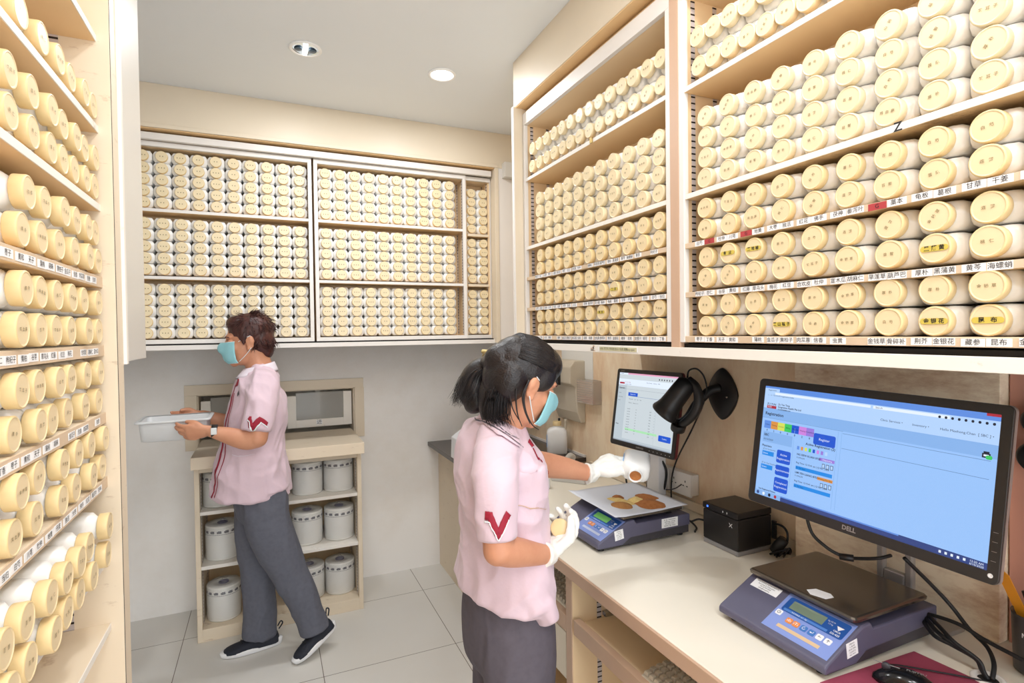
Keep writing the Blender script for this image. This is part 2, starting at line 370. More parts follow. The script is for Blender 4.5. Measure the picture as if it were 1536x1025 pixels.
MB().box(-.57, .57, -.27, .27, -.024, -.0205, 'lamp_glow').build('diffuser', t, local=True)
# ------------------------------------------------------------------ wall cabinets
def bx(name, parent, m, x0, x1, y0, y1, z0, z1, bevel=.0012): return MB().box(x0, x1, y0, y1, z0, z1, m).build(name, parent, bevel=bevel)
# back wall: two wide bays and a narrow one on a common rail
YC = 2.955; YBK = 3.10
def back_bay(name, label, x0, x1, zs, mshelf, left_vis=True, y0=YC, jw=.018):
    t = thing(name, label, 'cabinet', ((x0 + x1) / 2, (y0 + YBK) / 2, 1.465))
    b = MB(); b.box(x0, x1, y0, y0 + .016, 2.364, 2.386, 'white_frame'); b.box(x0, x1, y0, y0 + .016, 1.463, 1.483, 'white_frame')
    b.box(x0, x0 + jw, y0, y0 + .016, 1.483, 2.364, 'white_frame'); b.box(x1 - jw, x1, y0, y0 + .016, 1.483, 2.364, 'white_frame'); b.build('face_frame', t, bevel=.001)
    b = MB(); b.box(x0, x0 + .012, y0 + .016, YBK, 1.465, 2.385, 'laminate_in'); b.box(x1 - .012, x1, y0 + .016, YBK, 1.465, 2.385, 'laminate_in')
    b.box(x0 + .012, x1 - .012, y0 + .016, YBK, 2.364, 2.385, 'laminate_in'); b.box(x0 + .012, x1 - .012, y0 + .016, YBK, 1.465, 1.483, 'laminate_in')
    b.box(x0 + .012, x1 - .012, YBK - .01, YBK, 1.483, 2.364, 'laminate_in'); b.build('carcass', t)
    for z in zs:
        b = MB(); b.box(x0 + .013, x1 - .013, y0 + .008, YBK - .01, z - .014, z, 'shelf_wood_shade'); b.box(x0 + .013, x1 - .013, y0 + .006, y0 + .008, z - .014, z, mshelf); b.build('shelf', t, bevel=.0006)
    for yy in (y0 + .03, YBK - .03): bx('shelf_track', t, 'track', x1 - .0135, x1 - .012, yy, yy + .012, 1.49, 2.36, 0)
    return t
bayA = back_bay('wall_cabinet', 'wide cream wall cabinet of jars on back wall, above short-haired worker', -.60, .222, (1.775, 2.083), 'white_frame')
bayB = back_bay('wall_cabinet', 'wide cream wall cabinet of jars on back wall, right of the first one', .232, 1.043, (1.775, 2.083), 'white_frame')
bayC = back_bay('wall_cabinet', 'narrow cream wall cabinet with two jar columns in the back corner', 1.045, 1.198, (1.775, 2.062), 'laminate_worn', jw=.003, y0=YC + .012)
rl = MB().box(XL, 1.24, 2.935, 2.95, 1.434, 1.456, 'white_frame'); rl.box(XL, 1.2, 2.95, YB, 1.440, 1.462, 'dark_gap')  # dark slab paints in the shadow line above the rail
tag(rl.build('cabinet_rail', bevel=.001), 'long white valance rail under the back wall cabinets', 'rail')
tag(MB().box(XL, 1.19, 2.93, 2.955, 2.388, 2.418, 'white_frame').build('cabinet_rail', bevel=.001), 'long white top rail between back cabinets and bulkhead', 'rail')
# right wall: two bays
XC = 1.0; XBK = 1.14
def right_bay(label, y0, y1, zs, labelled, z_bot=1.466):
    t = thing('wall_cabinet', label, 'cabinet', (1.07, (y0 + y1) / 2, z_bot))
    b = MB(); w = .018
    b.box(XC, XC + .016, y0, y1, 2.363, 2.412, 'white_frame'); b.box(XC, XC + .016, y0, y0 + w, z_bot, 2.363, 'white_frame'); b.box(XC, XC + .016, y1 - w, y1, z_bot, 2.363, 'white_frame')
    b.build('face_frame', t, bevel=.001)
    b = MB(); b.box(XC + .016, XBK, y0, y0 + .014, z_bot, 2.43, 'laminate_in'); b.box(XC + .016, XBK, y1 - .014, y1, z_bot, 2.43, 'laminate_in')
    b.box(XC + .016, XBK, y0 + .014, y1 - .014, 2.363, 2.43, 'laminate_in'); b.box(XBK, XBK + .01, y0, y1, z_bot, 2.43, 'laminate_in'); b.build('carcass', t)
    bot = bx('shelf', t, 'edge_tan', XC + .001, XBK, y0 + w, y1 - w, z_bot, z_bot + .016)
    sh = [bot]
    for i, z in enumerate(zs):
        b = MB(); b.box(XC + .005, XBK, y0 + w, y1 - w, z, z + .013, 'shelf_wood_worn' if i < 3 else 'shelf_wood_shade'); b.box(XC + .003, XC + .005, y0 + w, y1 - w, z, z + .013, 'edge_tan' if i < 2 else 'white_worn' if i < 3 else 'white_frame')
        sh.append(b.build('shelf', t, bevel=.0006))
    for xx in (XC + .03, XBK - .035):
        for yy in (y0 + .0141, y1 - .0155): bx('shelf_track', t, 'track', xx, xx + .013, yy, yy + .0014, z_bot + .018, 2.36, 0)
    return t, sh
Z1 = (1.585, 1.713, 1.841, 2.126)
R1, sh1 = right_bay('tall cream wall cabinet of jars on right wall, farther of the two', 1.183, 2.108, Z1, 3)
R2, sh2 = right_bay('tall cream wall cabinet of jars on right wall, nearest and largest', -.35, 1.149, (1.583, 1.710, 1.838, 2.115), 3)
b = MB(); b.box(.999, 1.03, 1.149, 1.183, 1.44, 2.44, 'desk_edge'); tag(b.build('cabinet_filler', bevel=.001), 'narrow tan filler strip between the two right cabinets', 'filler')
b = MB(); b.box(.962, 1.0, 2.108, 2.124, 1.432, 2.44, 'laminate'); b.box(.958, .962, 2.106, 2.126, 1.432, 2.44, 'white_frame'); b.box(1.0, XR, 2.11, 2.124, 1.45, 2.44, 'laminate'); tag(b.build('cabinet_end_panel', bevel=.0008), 'tall cream end panel at the far end of the right cabinets', 'panel')
b = MB(); b.box(.996, 1.012, -.9, 2.108, 1.428, 1.452, 'white_worn'); b.box(1.014, XR, -.9, 2.108, 1.440, 1.462, 'dark_gap')  # dark slab stands in for the shadow in the gap over this rail
vr = b.build('cabinet_rail', bevel=.001); tag(vr, 'long white valance rail under the right wall cabinets', 'rail')
fm = face_mat((.9955, 1.43, 1.4405), (0, -1, 0), (0, 0, 1))
b = MB().box(-.105, .105, -.0075, .0075, 0, .0006, 'paper', fm)
mat('paper_old', (214, 208, 170), .7)
b.box(-.098, .10, -.0065, .0065, .0005, .0009, 'paper_old', fm)
for k, s_ in enumerate(('100% 可于久', '外科加工', 'LG-1 化痰.清肺', 'Easy-open')): b.text(s_, .0095, 'ink', fm @ Matrix.Translation((-.07 + k * .047, 0, .0012)))
b.build('sticker', vr)
b = MB()
for k in range(9): b.box(-.142 + rnd.uniform(-.012, .012), -.132 + rnd.uniform(-.01, .01), -.009 + k * .0018, -.0065 + k * .002, 0, .0005, 'ink' if k % 2 else 'desk_edge', fm)
b.build('torn_tape', vr)
# shelf-edge labels
HERB_C = '白芍|当归|杜仲|川芎|丹皮|地黄|大枣|独活|红花|佛手|茯神|番泻叶|浮小麦|藁本|龟板|葛根|甘草|干姜|瓜蒌|桂枝'.split('|')
HERB_D = '枸杞子|杏仁|谷芽|黄柏|红藤|草乌头|梅花|红豆|合欢皮|杜仲|宣木瓜|胡麻仁|旱莲草|葫芦巴|厚朴|黑蒲黄|黄芩|海螵蛸|黄芪|黄连'.split('|')
HERB_E = '枣子|丁香|天子|黄和|胡麻|蒲桃|金瓜子|黄柏子|肉苁蓉|信香|虫黄|桔梗|金钱草|骨碎补|荆芥|金银花|藏参|昆布|金樱子|菊花'.split('|')
def shelf_labels(shelf, x, ys, z, words, pair=.0335, red=(), sz=.0105, fwd=-1):
    """two small paper labels under every column of jars, on the front edge of a shelf"""
    for i, y in enumerate(ys):
        for k in (0, 1):
            if rnd.random() < .06: continue
            w = words[(2 * i + k) % len(words)]
            yy = y - fwd * (k - .5) * pair if fwd > 0 else y + (.5 - k) * pair
            M = face_mat((x, yy, z + rnd.uniform(-.0006, .0006)), (0, fwd, 0), (0, 0, 1))
            b = MB().box(-pair * .48, pair * .48, -.0062, .0062, 0, .0005, 'paper_red' if (i, k) in red else 'paper', M)
            b.text('G' if (i, k) in red else w, sz if len(w) < 4 else sz * .8, 'ink', M @ Matrix.Translation((0, 0, .0009)))
            b.build('label', shelf)
COLS2 = [1.061 - .0737 * k for k in range(10)]
COLS1 = [1.975 - .0735 * k for k in range(11)]
for sh, ws, z, red in ((sh2[2], HERB_C, 1.7165, {(0, 1), (2, 0), (6, 0)}), (sh2[1], HERB_D, 1.5895, set()), (sh2[0], HERB_E, 1.474, set())):
    shelf_labels(sh, XC + (.0028 if sh is not sh2[0] else .0008), COLS2, z, ws, red=red)
for sh, ws, z in ((sh1[2], HERB_D, 1.7195), (sh1[1], HERB_C, 1.5915), (sh1[0], HERB_E, 1.474)):
    shelf_labels(sh, XC + (.0028 if sh is not sh1[0] else .0008), COLS1, z, ws)
b = MB().box(-.016, .016, -.006, .006, 0, .0004, 'paper', face_mat((XC + .0028, .60, 1.8445), (0, -1, 0), (0, 0, 1))); b.text('Z', .022, 'ink', face_mat((XC + .0020, .60, 1.8445), (0, -1, 0), (0, 0, 1)), bold=.02)
b.build('label', sh2[3])
b = MB().box(-.007, .007, -.006, .012, 0, .004, 'brass', face_mat((XC + .0028, 1.575, 2.131), (0, -1, 0), (0, 0, 1))); b.build('shelf_clip', sh1[4])
# left unit
XS = -.305; YE = 1.372
LU = thing('shelving_unit', 'cream open shelving unit packed with jars along the left edge', 'shelving', (-.5, .6, 0))
b = MB(); b.box(-.50, XS + .022, YE, YE + .055, 0, CEIL - .002, 'laminate_worn'); b.build('end_panel', LU, bevel=.001)
b = MB(); b.box(XS + .022, XS + .0225, YE + .001, YE + .004, 0, CEIL - .01, 'dark_gap'); b.box(XS + .0, XS + .028, YE + .056, YE + .072, 1.44, CEIL - .01, 'white_worn'); b.build('edge_strip', LU)
b = MB(); b.box(-.512, -.50, -.6, YE + .055, 0, CEIL - .002, 'laminate_in'); b.build('back_panel', LU)
ZL = [.455, .66, .893, 1.037, 1.191, 1.323, 1.461, 1.600, 1.756, 1.915, 2.10, 2.30]
shl = []
for i, z in enumerate(ZL):
    th = .022 if 3 <= i <= 7 else .014
    b = MB(); b.box(-.50, XS - .002, -.4, YE, z, z + th, 'laminate_worn' if i < 7 else 'shelf_wood_shade'); b.box(XS - .002, XS, -.4, YE, z, z + th, 'edge_tan' if 3 < i < 8 else 'white_worn'); shl.append(b.build('shelf', LU, bevel=.0006))
for z, ws, s_ in ((1.4715, HERB_D, shl[6]), (1.3335, HERB_E, shl[5]), (1.2015, HERB_C, shl[4]), (1.610, HERB_E, shl[7])):
    shelf_labels(s_, XS + .0002, [.90 + .078 * k for k in range(6)], z, ws, pair=.036, fwd=1, sz=.010)
bx('shelf_track', LU, 'track', -.385, -.367, YE - .0015, YE, .06, 2.6, 0)
# hinged white door folded out from the end of the unit
dr = MB().box(XS - .004, XS + .016, 1.452, 1.705, 1.443, CEIL - .004, 'door_white'); dr.build('door', LU, bevel=.0015)
# ------------------------------------------------------------------ jars
CAP_R = .0247
def superring(w, h, y, n=28, e=4.0, cx=0.0):
    R = []
    for j in range(n):
        a = 2 * PI * j / n; c, s_ = math.cos(a), math.sin(a)
        k = (abs(c) ** e + abs(s_) ** e) ** (-1 / e)
        R.append((cx + w / 2 * k * c, y, h / 2 * k * s_))
    return R
def body_rings(w, h, L, n=28):
    rr = .0185
    R = [superring(2 * rr, 2 * rr, .012, n, 2), superring(2 * rr, 2 * rr, .0195, n, 2), superring(w * (.62 if L > .14 else .84), h * (.80 if L > .14 else .92), .0235 if L > .14 else .0205, n, 2.6), superring(w * (.86 if L > .14 else .96), h * .97, .030 if L > .14 else .024, n, 3.4),
         superring(w, h, .046 if L > .14 else .030, n, 4.5), superring(w, h, L - .006, n, 4.5), superring(w * .97, h * .95, L - .001, n, 4), superring(w * .9, h * .88, L, n, 4)]
    return R
def cap_geo(b, n=28, r=CAP_R, pale=False):
    ry = [[(rr * math.cos(2 * PI * j / n), y, rr * math.sin(2 * PI * j / n)) for j in range(n)] for rr, y in ((r * .985, .017), (r, .016), (r, .002), (r * .975, .0006), (r * .93, 0), (r * .90, .0))]
    b.rings(ry, 'cap_pale' if pale else 'cap_side', True, True, False)
    rf = [[(rr * math.cos(2 * PI * j / n), y, rr * math.sin(2 * PI * j / n)) for j in range(n)] for rr, y in ((r * .90, 0), (r * .86, .0009), (r * .82, .0009), (.0001, .0009))]
    b.rings(rf, 'cap_pale' if pale else 'cap_cream', True, False, False)
# rings run outward to inward toward -y, so normals need the reverse order
def make_jar(name, w, h, L, word, dark=False, tilt=0.0, pale=False):
    root = MB().rings(body_rings(w, h, L), 'jar_white').build(name)
    b = MB(); cap_geo(b, pale=pale); cap = b.build('cap', root, local=True)
    b = MB(); M = face_mat((0, .0002, 0), (math.cos(tilt), 0, math.sin(tilt)), (-math.sin(tilt), 0, math.cos(tilt)))
    if dark:
        pts = [(.019 * (1 if abs(q) < 6 else -1) + .0048 * math.cos(q / 12 * PI + (0)), 0) for q in range(0)]
        poly = [(.016 + .0048 * math.cos(a), .0048 * math.sin(a)) for a in [(-PI / 2 + PI * q / 8) for q in range(9)]] + [(-.016 + .0048 * math.cos(a), .0048 * math.sin(a)) for a in [(PI / 2 + PI * q / 8) for q in range(9)]]
        b.prism(poly, 2, 0, .0005, 'pill_yellow', M)
        sp = '   '.join(word) if len(word) == 2 else ' '.join(word)
        b.text(sp, .0088, 'ink', M @ Matrix.Translation((0, 0, .0008)), bold=.02); b.build('label', cap, local=True)
    else:
        sp = '   '.join(word) if len(word) == 2 else '  '.join(word)
        b.text(sp, .0062, 'cap_ink', M @ Matrix.Translation((0, 0, .0004)), bold=.015); b.build('lettering', cap, local=True)
    return root
for me_name in (): pass
WORDS = ['白芍', '百部', '苍耳子', '厚朴', '桃仁', '鸡血藤', '益智', '苏叶', '连翘', '金钱草', '山药', '茵陈']
# a pool of lettering meshes shared by the jars; body and cap meshes are shared too
proto = {}
def proto_jar(kind, word, dark, tilt, pale):
    key = (kind, word, dark, tilt, pale)
    if key not in proto:
        w, h, L = {'wide': (.0722, .0503, .122), 'left': (.0605, .0545, .150), 'tall': (.0490, .0715, .122)}[kind]
        proto[key] = [make_jar('medicine_jar', w, h, L, word, dark, tilt, pale), False]
    return proto[key]
def place_jar(kind, loc, face, label, group, word=None, dark=False, roll=0.0, tilt=None, pale=False):
    word = word or WORDS[rnd.randrange(len(WORDS))]
    if tilt is None: tilt = rnd.choice((0, 0, 0, .12, -.12, .9))
    p = proto_jar(kind, word, dark, tilt, pale)
    if p[1]: o = dup(p[0])
    else: o = p[0]; p[1] = True
    o.location = loc
    yaw = {'right': -PI / 2, 'left': PI / 2, 'back': 0}[face] + rnd.uniform(-.012, .012)
    o.rotation_euler = (0, roll, yaw)
    tag(o, label, 'jar', group)
    return o
def jar_label(base, row, col, n, side):
    return '%s, %s from %s end, %s' % (base, ORD[col], side, row)
# right cabinets
def right_rows(bay, cols, rows, where, kind='wide', dx=.0):
    for zc, rowname in rows:
        for c, y in enumerate(cols):
            key = (bay, round(zc, 3), c)
            w, dk = DARK.get(key, (None, False))
            place_jar(kind, (XC + .004 + rnd.uniform(-.002, .003) + dx, y + rnd.uniform(-.0006, .0006), zc), 'right', jar_label('cream-capped white jar', rowname + ', ' + where, c, 0, 'far'), 'jars in the ' + where, w, dk, tilt=0 if dk else None, pale=zc > 1.86)
DARK = {(2, 1.508, 3): ('黑山楂子', True), (2, 1.508, 7): ('金银花', True), (2, 1.508, 8): ('昆布', True), (2, 1.628, 7): ('黑蒲黄', True), (2, 1.680, 2): ('黑地榆', True), (2, 1.680, 1): ('骨皮', True),
        (1, 1.560, 6): ('昆布', True), (1, 1.630, 7): ('黑豆', True)}
NEAR, FAR = 'nearest right cabinet', 'farther right cabinet'
right_rows(2, COLS2, ((1.508, 'lowest row'), (1.560, 'second row up')), NEAR)
right_rows(2, COLS2, ((1.628, 'third row up'), (1.680, 'fourth row up')), NEAR)
right_rows(2, COLS2, ((1.750, 'fifth row up'), (1.802, 'sixth row up')), NEAR)
right_rows(2, COLS2, ((1.877, 'seventh row up'), (1.928, 'eighth row up'), (1.979, 'ninth row up'), (2.030, 'tenth row up')), NEAR)
right_rows(2, [1.083 - .0507 * k for k in range(8)], ((2.1645, 'lower row on top shelf'), (2.237, 'upper row on top shelf')), NEAR, 'tall')
right_rows(1, COLS1, ((1.508, 'lowest row'), (1.560, 'second row up')), FAR)
right_rows(1, COLS1, ((1.630, 'third row up'), (1.682, 'fourth row up')), FAR)
right_rows(1, COLS1, ((1.753, 'fifth row up'), (1.804, 'sixth row up')), FAR)
right_rows(1, COLS1, ((1.880, 'seventh row up'), (1.931, 'eighth row up'), (1.982, 'ninth row up'), (2.033, 'tenth row up')), FAR)
right_rows(1, [2.03 - .0616 * k for k in range(14)], ((2.176, 'lower row on top shelf'), (2.2485, 'upper row on top shelf')), FAR, 'tall')
# left unit
LROWS = [(1.915 + .014, .0, 'on top filled shelf', [[.987, 1.065, 1.135, 1.206, 1.271, 1.335]]),
 (1.756 + .014, .0, 'on second shelf down', [[.935, 1.015, 1.09, 1.152, 1.215, 1.277, 1.336], [.938, 1.010, 1.080, 1.146, 1.210, 1.275, 1.337]]),
 (1.600 + .022, .0, 'on third shelf down', [[.975, 1.042, 1.115, 1.193, 1.264, 1.335], [.995, 1.062, 1.13, 1.206, 1.275, 1.336]]),
 (1.461 + .022, .0, 'on fourth shelf down', [[.945, 1.018, 1.093, 1.166, 1.243, 1.334], [.955, 1.034, 1.105, 1.172, 1.252, 1.334]]),
 (1.323 + .022, .0, 'on fifth shelf down', [[.925, 1.001, 1.068, 1.146, 1.238, 1.328], [.938, 1.008, 1.080, 1.153, 1.244, 1.330]]),
 (1.191 + .022, .0, 'on sixth shelf down', [[.910, .993, 1.086, 1.166, 1.250, 1.333], [.923, 1.008, 1.090, 1.178, 1.262, 1.332]]),
 (1.037 + .014, .018, 'on lowest filled shelf', [[.83, .902, .972, 1.040, 1.108, 1.18, 1.287], [.826, .896, .965, 1.032, 1.098, 1.168, 1.283]])]
for zt, dx, where, rows in LROWS:
    for r, ys in enumerate(rows):
        for c, y in enumerate(reversed(ys)):
            zz = zt + .0282 + r * .0562 + (.0 if dx == 0 else r * .0)
            place_jar('left', (XS + .003 + dx + rnd.uniform(-.004, .006), y, zz), 'left', jar_label('thick-capped white jar', ('lower row ' if r == 0 and len(rows) > 1 else 'upper row ' if r else 'single row ') + where, c, 0, 'far'), 'jars in the left shelving unit', tilt=rnd.choice((0, .1, -.15)))
# back wall: 330 small jars, farthest from the camera, one mesh
b = MB()
n = 14
def small_jar(x, z, y, sh=0.0):
    w, h = .0722, .0508
    M = Matrix.Translation((x, y, z))
    R = [superring(.037, .037, .012, n, 2), superring(.037, .037, .0165, n, 2), superring(w * .94, h * .96, .0175, n, 5), superring(w, h, .0205, n, 8), superring(w, h, .10, n, 8)]
    b.rings(R, 'jar_white', True, False, False, M)
    r = CAP_R; m_ = 18
    ry = [[(rr * math.cos(2 * PI * j / m_), yy, rr * math.sin(2 * PI * j / m_)) for j in range(m_)] for rr, yy in ((r, .016), (r, .0012), (r * .94, 0))]
    b.rings(ry, 'cap_side', True, False, False, M)
    b.rings([ry[-1], [(.0001 * math.cos(2 * PI * j / m_), 0.0004, .0001 * math.sin(2 * PI * j / m_)) for j in range(m_)]], 'cap_pale', False, False, False, M)
    nn = rnd.choice((2, 3, 3))
    for k in range(nn):
        cx = (k - (nn - 1) / 2) * .011
        b.box(cx - .0018, cx + .0018, -.0004, -.0002, -.0022, .0022, 'cap_ink', M)
for g0 in (1.512, 1.806, 2.112):
    for r in range(5):
        for c in range(10): small_jar(-.500 + .0738 * c + rnd.uniform(-.0008, .0008), g0 + .0510 * r + (.002 * r if g0 > 1.6 else 0) + .0012, YC + .016)
        for c in range(10): small_jar(.2885 + .0738 * c + rnd.uniform(-.0008, .0008), g0 + .0510 * r + (.0016 * r if g0 > 1.6 else 0) + .0012, YC + .016)
        for c in range(2): small_jar(1.088 + .0725 * c + rnd.uniform(-.001, .001), (g0 if g0 < 2 else 2.092) + .0510 * r + .0012, YC + .03)
bj = b.build('medicine_jar'); tag(bj, 'hundreds of small cream-capped white jars stacked in back wall cabinets', 'jar', None, 'stuff')
# ------------------------------------------------------------------ long desk
dk = thing('desk', 'long cream desk with tan edge and open compartments along right wall', 'desk', (1.2, 1.3, 0))
DX = .868; DT = .75; DY1 = 2.52
b = MB(); b.box(DX + .004, XR - .001, -.9, DY1, DT - .038, DT, 'desk_top'); b.build('desk_top', dk, bevel=.0015)
MB().box(DX - .004, DX + .004, -.9, DY1, DT - .04, DT - .002, 'desk_edge').build('edge_band', dk, bevel=.001)
for y0, y1 in ((2.50, 2.52), (1.524, 1.56), (.62, .65)):
    MB().box(DX + .012, XR - .05, y0, y1, 0, DT - .038, 'desk_edge' if y0 > 2 else 'laminate_in').box(DX + .008, DX + .012, y0, y1, 0, DT - .04, 'desk_edge').build('side_panel', dk, bevel=.001)
MB().box(XR - .12, XR - .10, .65, 2.50, .05, DT - .038, 'laminate_in').build('back_panel', dk)
for y in (1.5225, 1.5605): MB().box(.972, .988, y, y + .0015, .08, .70, 'track').build('shelf_track', dk)
# pull-out keyboard trays
b = MB(); b.box(.90, 1.36, .68, 1.505, .552, .566, 'laminate_in'); b.box(.876, .90, .67, 1.512, .53, .578, 'desk_edge'); b.build('keyboard_tray', dk, bevel=.001)
b = MB(); b.box(.90, 1.36, 1.565, 2.49, .54, .556, 'laminate_in'); b.box(.876, .90, 1.563, 2.49, .515, .568, 'desk_edge'); b.build('keyboard_tray', dk, bevel=.001)
MB().box(.99, 1.30, 1.50, 1.519, .566, .58, 'steel').build('tray_rail', dk)
b = MB(); b.box(.878, .892, 1.565, 2.49, .355, .51, 'laminate'); b.box(.892, 1.40, 1.565, 2.49, .355, .37, 'laminate_in'); b.build('lower_drawer', dk, bevel=.001)
b = MB(); b.box(.90, 1.45, .66, 1.52, .20, .216, 'laminate_in'); b.box(.90, 1.45, 1.565, 2.49, .06, .076, 'laminate_in'); b.build('lower_shelf', dk)
mat('key_beige', (196, 184, 164), .55)
mat('kb_beige', (206, 194, 174), .5)
def keyboard(label, x, y, z, rz):
    """x depth, y along: keys as one part, housing another"""
    t = thing('keyboard', label, 'keyboard', (x, y, z), rz)
    b = MB(); b.prism([(-.085, 0), (.085, 0), (.085, .028), (-.085, .012)], 1, -.225, .225, 'kb_beige'); b.build('housing', t, local=True, bevel=.004)
    b = MB()
    sl = math.atan2(.016, .17)
    for r in range(6):
        xx = -.068 + r * .0215 + (.008 if r == 5 else 0); yy = -.215
        while yy < .213:
            w = .0185
            if r == 0 and abs(yy - (-.0)) < .05: w = .05
            if r in (1, 2, 3) and yy < -.2: w = .026
            zb = .014 + (xx + .085) * math.tan(sl)
            M = Matrix.Translation((xx, yy + w / 2, zb))
            vs = [(-.009, -w / 2 + .0008, 0), (.009, -w / 2 + .0008, 0), (.009, w / 2 - .0008, 0), (-.009, w / 2 - .0008, 0), (-.0062, -w / 2 + .0032, .0085), (.0062, -w / 2 + .0032, .0085), (.0062, w / 2 - .0032, .0085), (-.0062, w / 2 - .0032, .0085)]
            b.add(vs, [(0, 3, 2, 1), (4, 5, 6, 7), (0, 1, 5, 4), (1, 2, 6, 5), (2, 3, 7, 6), (3, 0, 4, 7)], 'key_beige', False, M)
            yy += w + .0012
    b.build('keys', t, local=True)
    return t
keyboard('beige keyboard on the nearer pull-out tray, lower edge of picture', .985, .97, .5665, .03)
keyboard('beige keyboard on the farther tray, beside the worker in front', .985, 1.80, .5565, 0)
# dark rear counter
rc = thing('rear_counter', 'dark topped counter in the far corner behind the phone', 'counter', (1.27, 3.0, 0))
mat('dark_top', (74, 66, 62), .25, var=.2, vscale=5)
MB().box(.93, XR - .001, 2.60, YB - .001, .775, .80, 'dark_top').build('counter_top', rc, bevel=.002)
MB().box(1.0, XR - .001, 2.64, YB - .001, 0, .775, 'laminate_worn').build('body', rc)
MB().box(XR - .012, XR - .002, 2.60, YB - .01, .80, .812, 'white_frame').build('upstand', rc)
# ------------------------------------------------------------------ electronic scales
mat('scale_body', (92, 90, 112), .45, var=.08, vscale=12, bump=.03, bscale=400)
mat('scale_base', (62, 60, 66), .5)
mat('scale_panel', (132, 152, 214), .4)
mat('scale_blue', (38, 84, 158), .3)
mat('scale_blue2', (84, 132, 204), .3)
mat('lcd', (120, 136, 118), .2); mat('lcd_green', (110, 168, 96), .25, emit=(110, 190, 90), estr=.25)
mat('btn_orange', (232, 140, 66), .4); mat('btn_blue', (66, 120, 190), .4); mat('btn_white', (238, 238, 240), .4)
mat('pan_steel', (120, 112, 104), .22, metal=.85, var=.1, vscale=6)
mat('tape', (220, 190, 150), .3); mat('tape_clear', (190, 200, 225), .3)
def scale(label, ox, oy, lcdm, tape):
    t = thing('weighing_scale', label, 'scale', (ox, oy, DT))
    W = .150
    b = MB(); b.prism([(0, .014), (0, .028), (.006, .034), (.122, .092), (.150, .094), (.158, .080), (.395, .080), (.395, .040), (.135, .034), (.10, .014)], 1, -W, W, 'scale_body'); body = b.build('body', t, local=True, bevel=.004)
    b = MB(); b.prism([(.012, .010), (.012, .016), (.10, .0145), (.136, .036), (.392, .042), (.392, .012)], 1, -W + .004, W - .004, 'scale_base')
    b.build('base', t, local=True, bevel=.002)
    for sx, sy in ((.03, -.12), (.03, .12), (.37, -.12), (.37, .12)):
        MB().lathe([(.012, 0), (.013, .003), (.011, .012)], 'black_rubber', 14, M=Matrix.Translation((sx, sy, 0))).build('foot', t, local=True)
    up = Vector((.116, 0, .058)).normalized()
    def F(u, v, d=.0006): return face_mat(Vector((.006, 0, .034)) + up * v + Vector((0, -u, 0)) + Vector((-up.z, 0, up.x)) * d, (0, -1, 0), up)
    def rrect(b, u0, u1, v0, v1, m, d0=.0, d1=.0006, r=.004):
        pts = []
        for cx, cy, a0 in ((u1 - r, v1 - r, 0), (u0 + r, v1 - r, 1), (u0 + r, v0 + r, 2), (u1 - r, v0 + r, 3)):
            for q in range(5): pts.append((cx + r * math.cos(PI / 2 * (a0 + q / 4)), cy + r * math.sin(PI / 2 * (a0 + q / 4))))
        b.prism(pts, 2, d0, d1, m, F(0, 0, 0))
    b = MB(); b.box(-.028, .142, .010, .124, 0, .0006, 'scale_panel', F(0, 0, 0)); pn = b.build('control_panel', t, local=True)
    b = MB(); rrect(b, -.018, .136, .070, .116, 'scale_blue', .0006, .0009, .006); b.box(-.012, .088, .0725, .079, .0009, .0011, 'scale_blue2', F(0, 0, 0)); b.box(.088, .100, .0725, .079, .0009, .0011, 'scale_blue2', F(0, 0, 0))
    b.text('9.0 MAX  e=  kg', .006, 'btn_white', F(.03, .0755, .0014)); b.text('CMCR', .006, 'btn_white', F(.118, .085, .0012), bold=.02); b.text('DS-425', .0072, 'btn_white', F(.118, .0765, .0012), bold=.02)
    b.prism([(.110, .100), (.118, .089), (.127, .100)], 2, .0009, .0012, 'btn_white', F(0, 0, 0)); b.text('kg CE M', .005, 'btn_white', F(.095, .103, .0012)); b.text('1.5 kg', .005, 'btn_white', F(.096, .096, .0012)); b.build('display_bezel', pn, local=True)
    MB().box(-.004, .082, .083, .108, .0009, .0013, lcdm, F(0, 0, 0)).build('display', pn, local=True)
    for u, m, s in ((-.014, 'btn_white', '⏻'), (.020, 'btn_orange', '›0‹'), (.038, 'btn_orange', '›T‹'), (.058, 'btn_blue', '↻'), (.078, 'btn_blue', '↵'), (.098, 'btn_white', '←'), (.118, 'btn_white', '↑')):
        b = MB(); vv = .052 if u > 0 else .060; rrect(b, u - .0078, u + .0078, vv - .0075, vv + .0075, m, .0006, .0018, .003)
        b.text(s, .0105, 'btn_white' if m == 'btn_orange' or m == 'btn_blue' else 'ink', F(u, vv, .0021), bold=.01); b.build('button', pn, local=True)
    b = MB(); b.box(.004, .112, .024, .033, .0006, .0012, tape, F(0, 0, 0)); b.build('tape_strip', pn, local=True)
    # pan
    R = []
    px0, px1, py = .102, .368, .147
    def rr(x0, x1, y0, y1, z, r=.010):
        pts = []
        for cx, cy, a0 in ((x1 - r, y1 - r, 0), (x0 + r, y1 - r, 1), (x0 + r, y0 + r, 2), (x1 - r, y0 + r, 3)):
            for q in range(5): pts.append((cx + r * math.cos(PI / 2 * (a0 + q / 4)), cy + r * math.sin(PI / 2 * (a0 + q / 4)), z))
        return pts
    b = MB(); b.rings([rr(px0 + .001, px1 - .001, -py + .001, py - .001, .100), rr(px0, px1, -py, py, .106), rr(px0 + .003, px1 - .003, -py + .003, py - .003, .110), rr(px0 + .008, px1 - .008, -py + .008, py - .008, .111)], 'pan_steel', False)
    b.build('pan', t, local=True)
    b = MB()
    for sx in (.15, .33):
        for sy in (-.1, .1): b.box(sx - .012, sx + .012, sy - .012, sy + .012, .078, .101, 'black')
    b.build('pan_support', t, local=True)
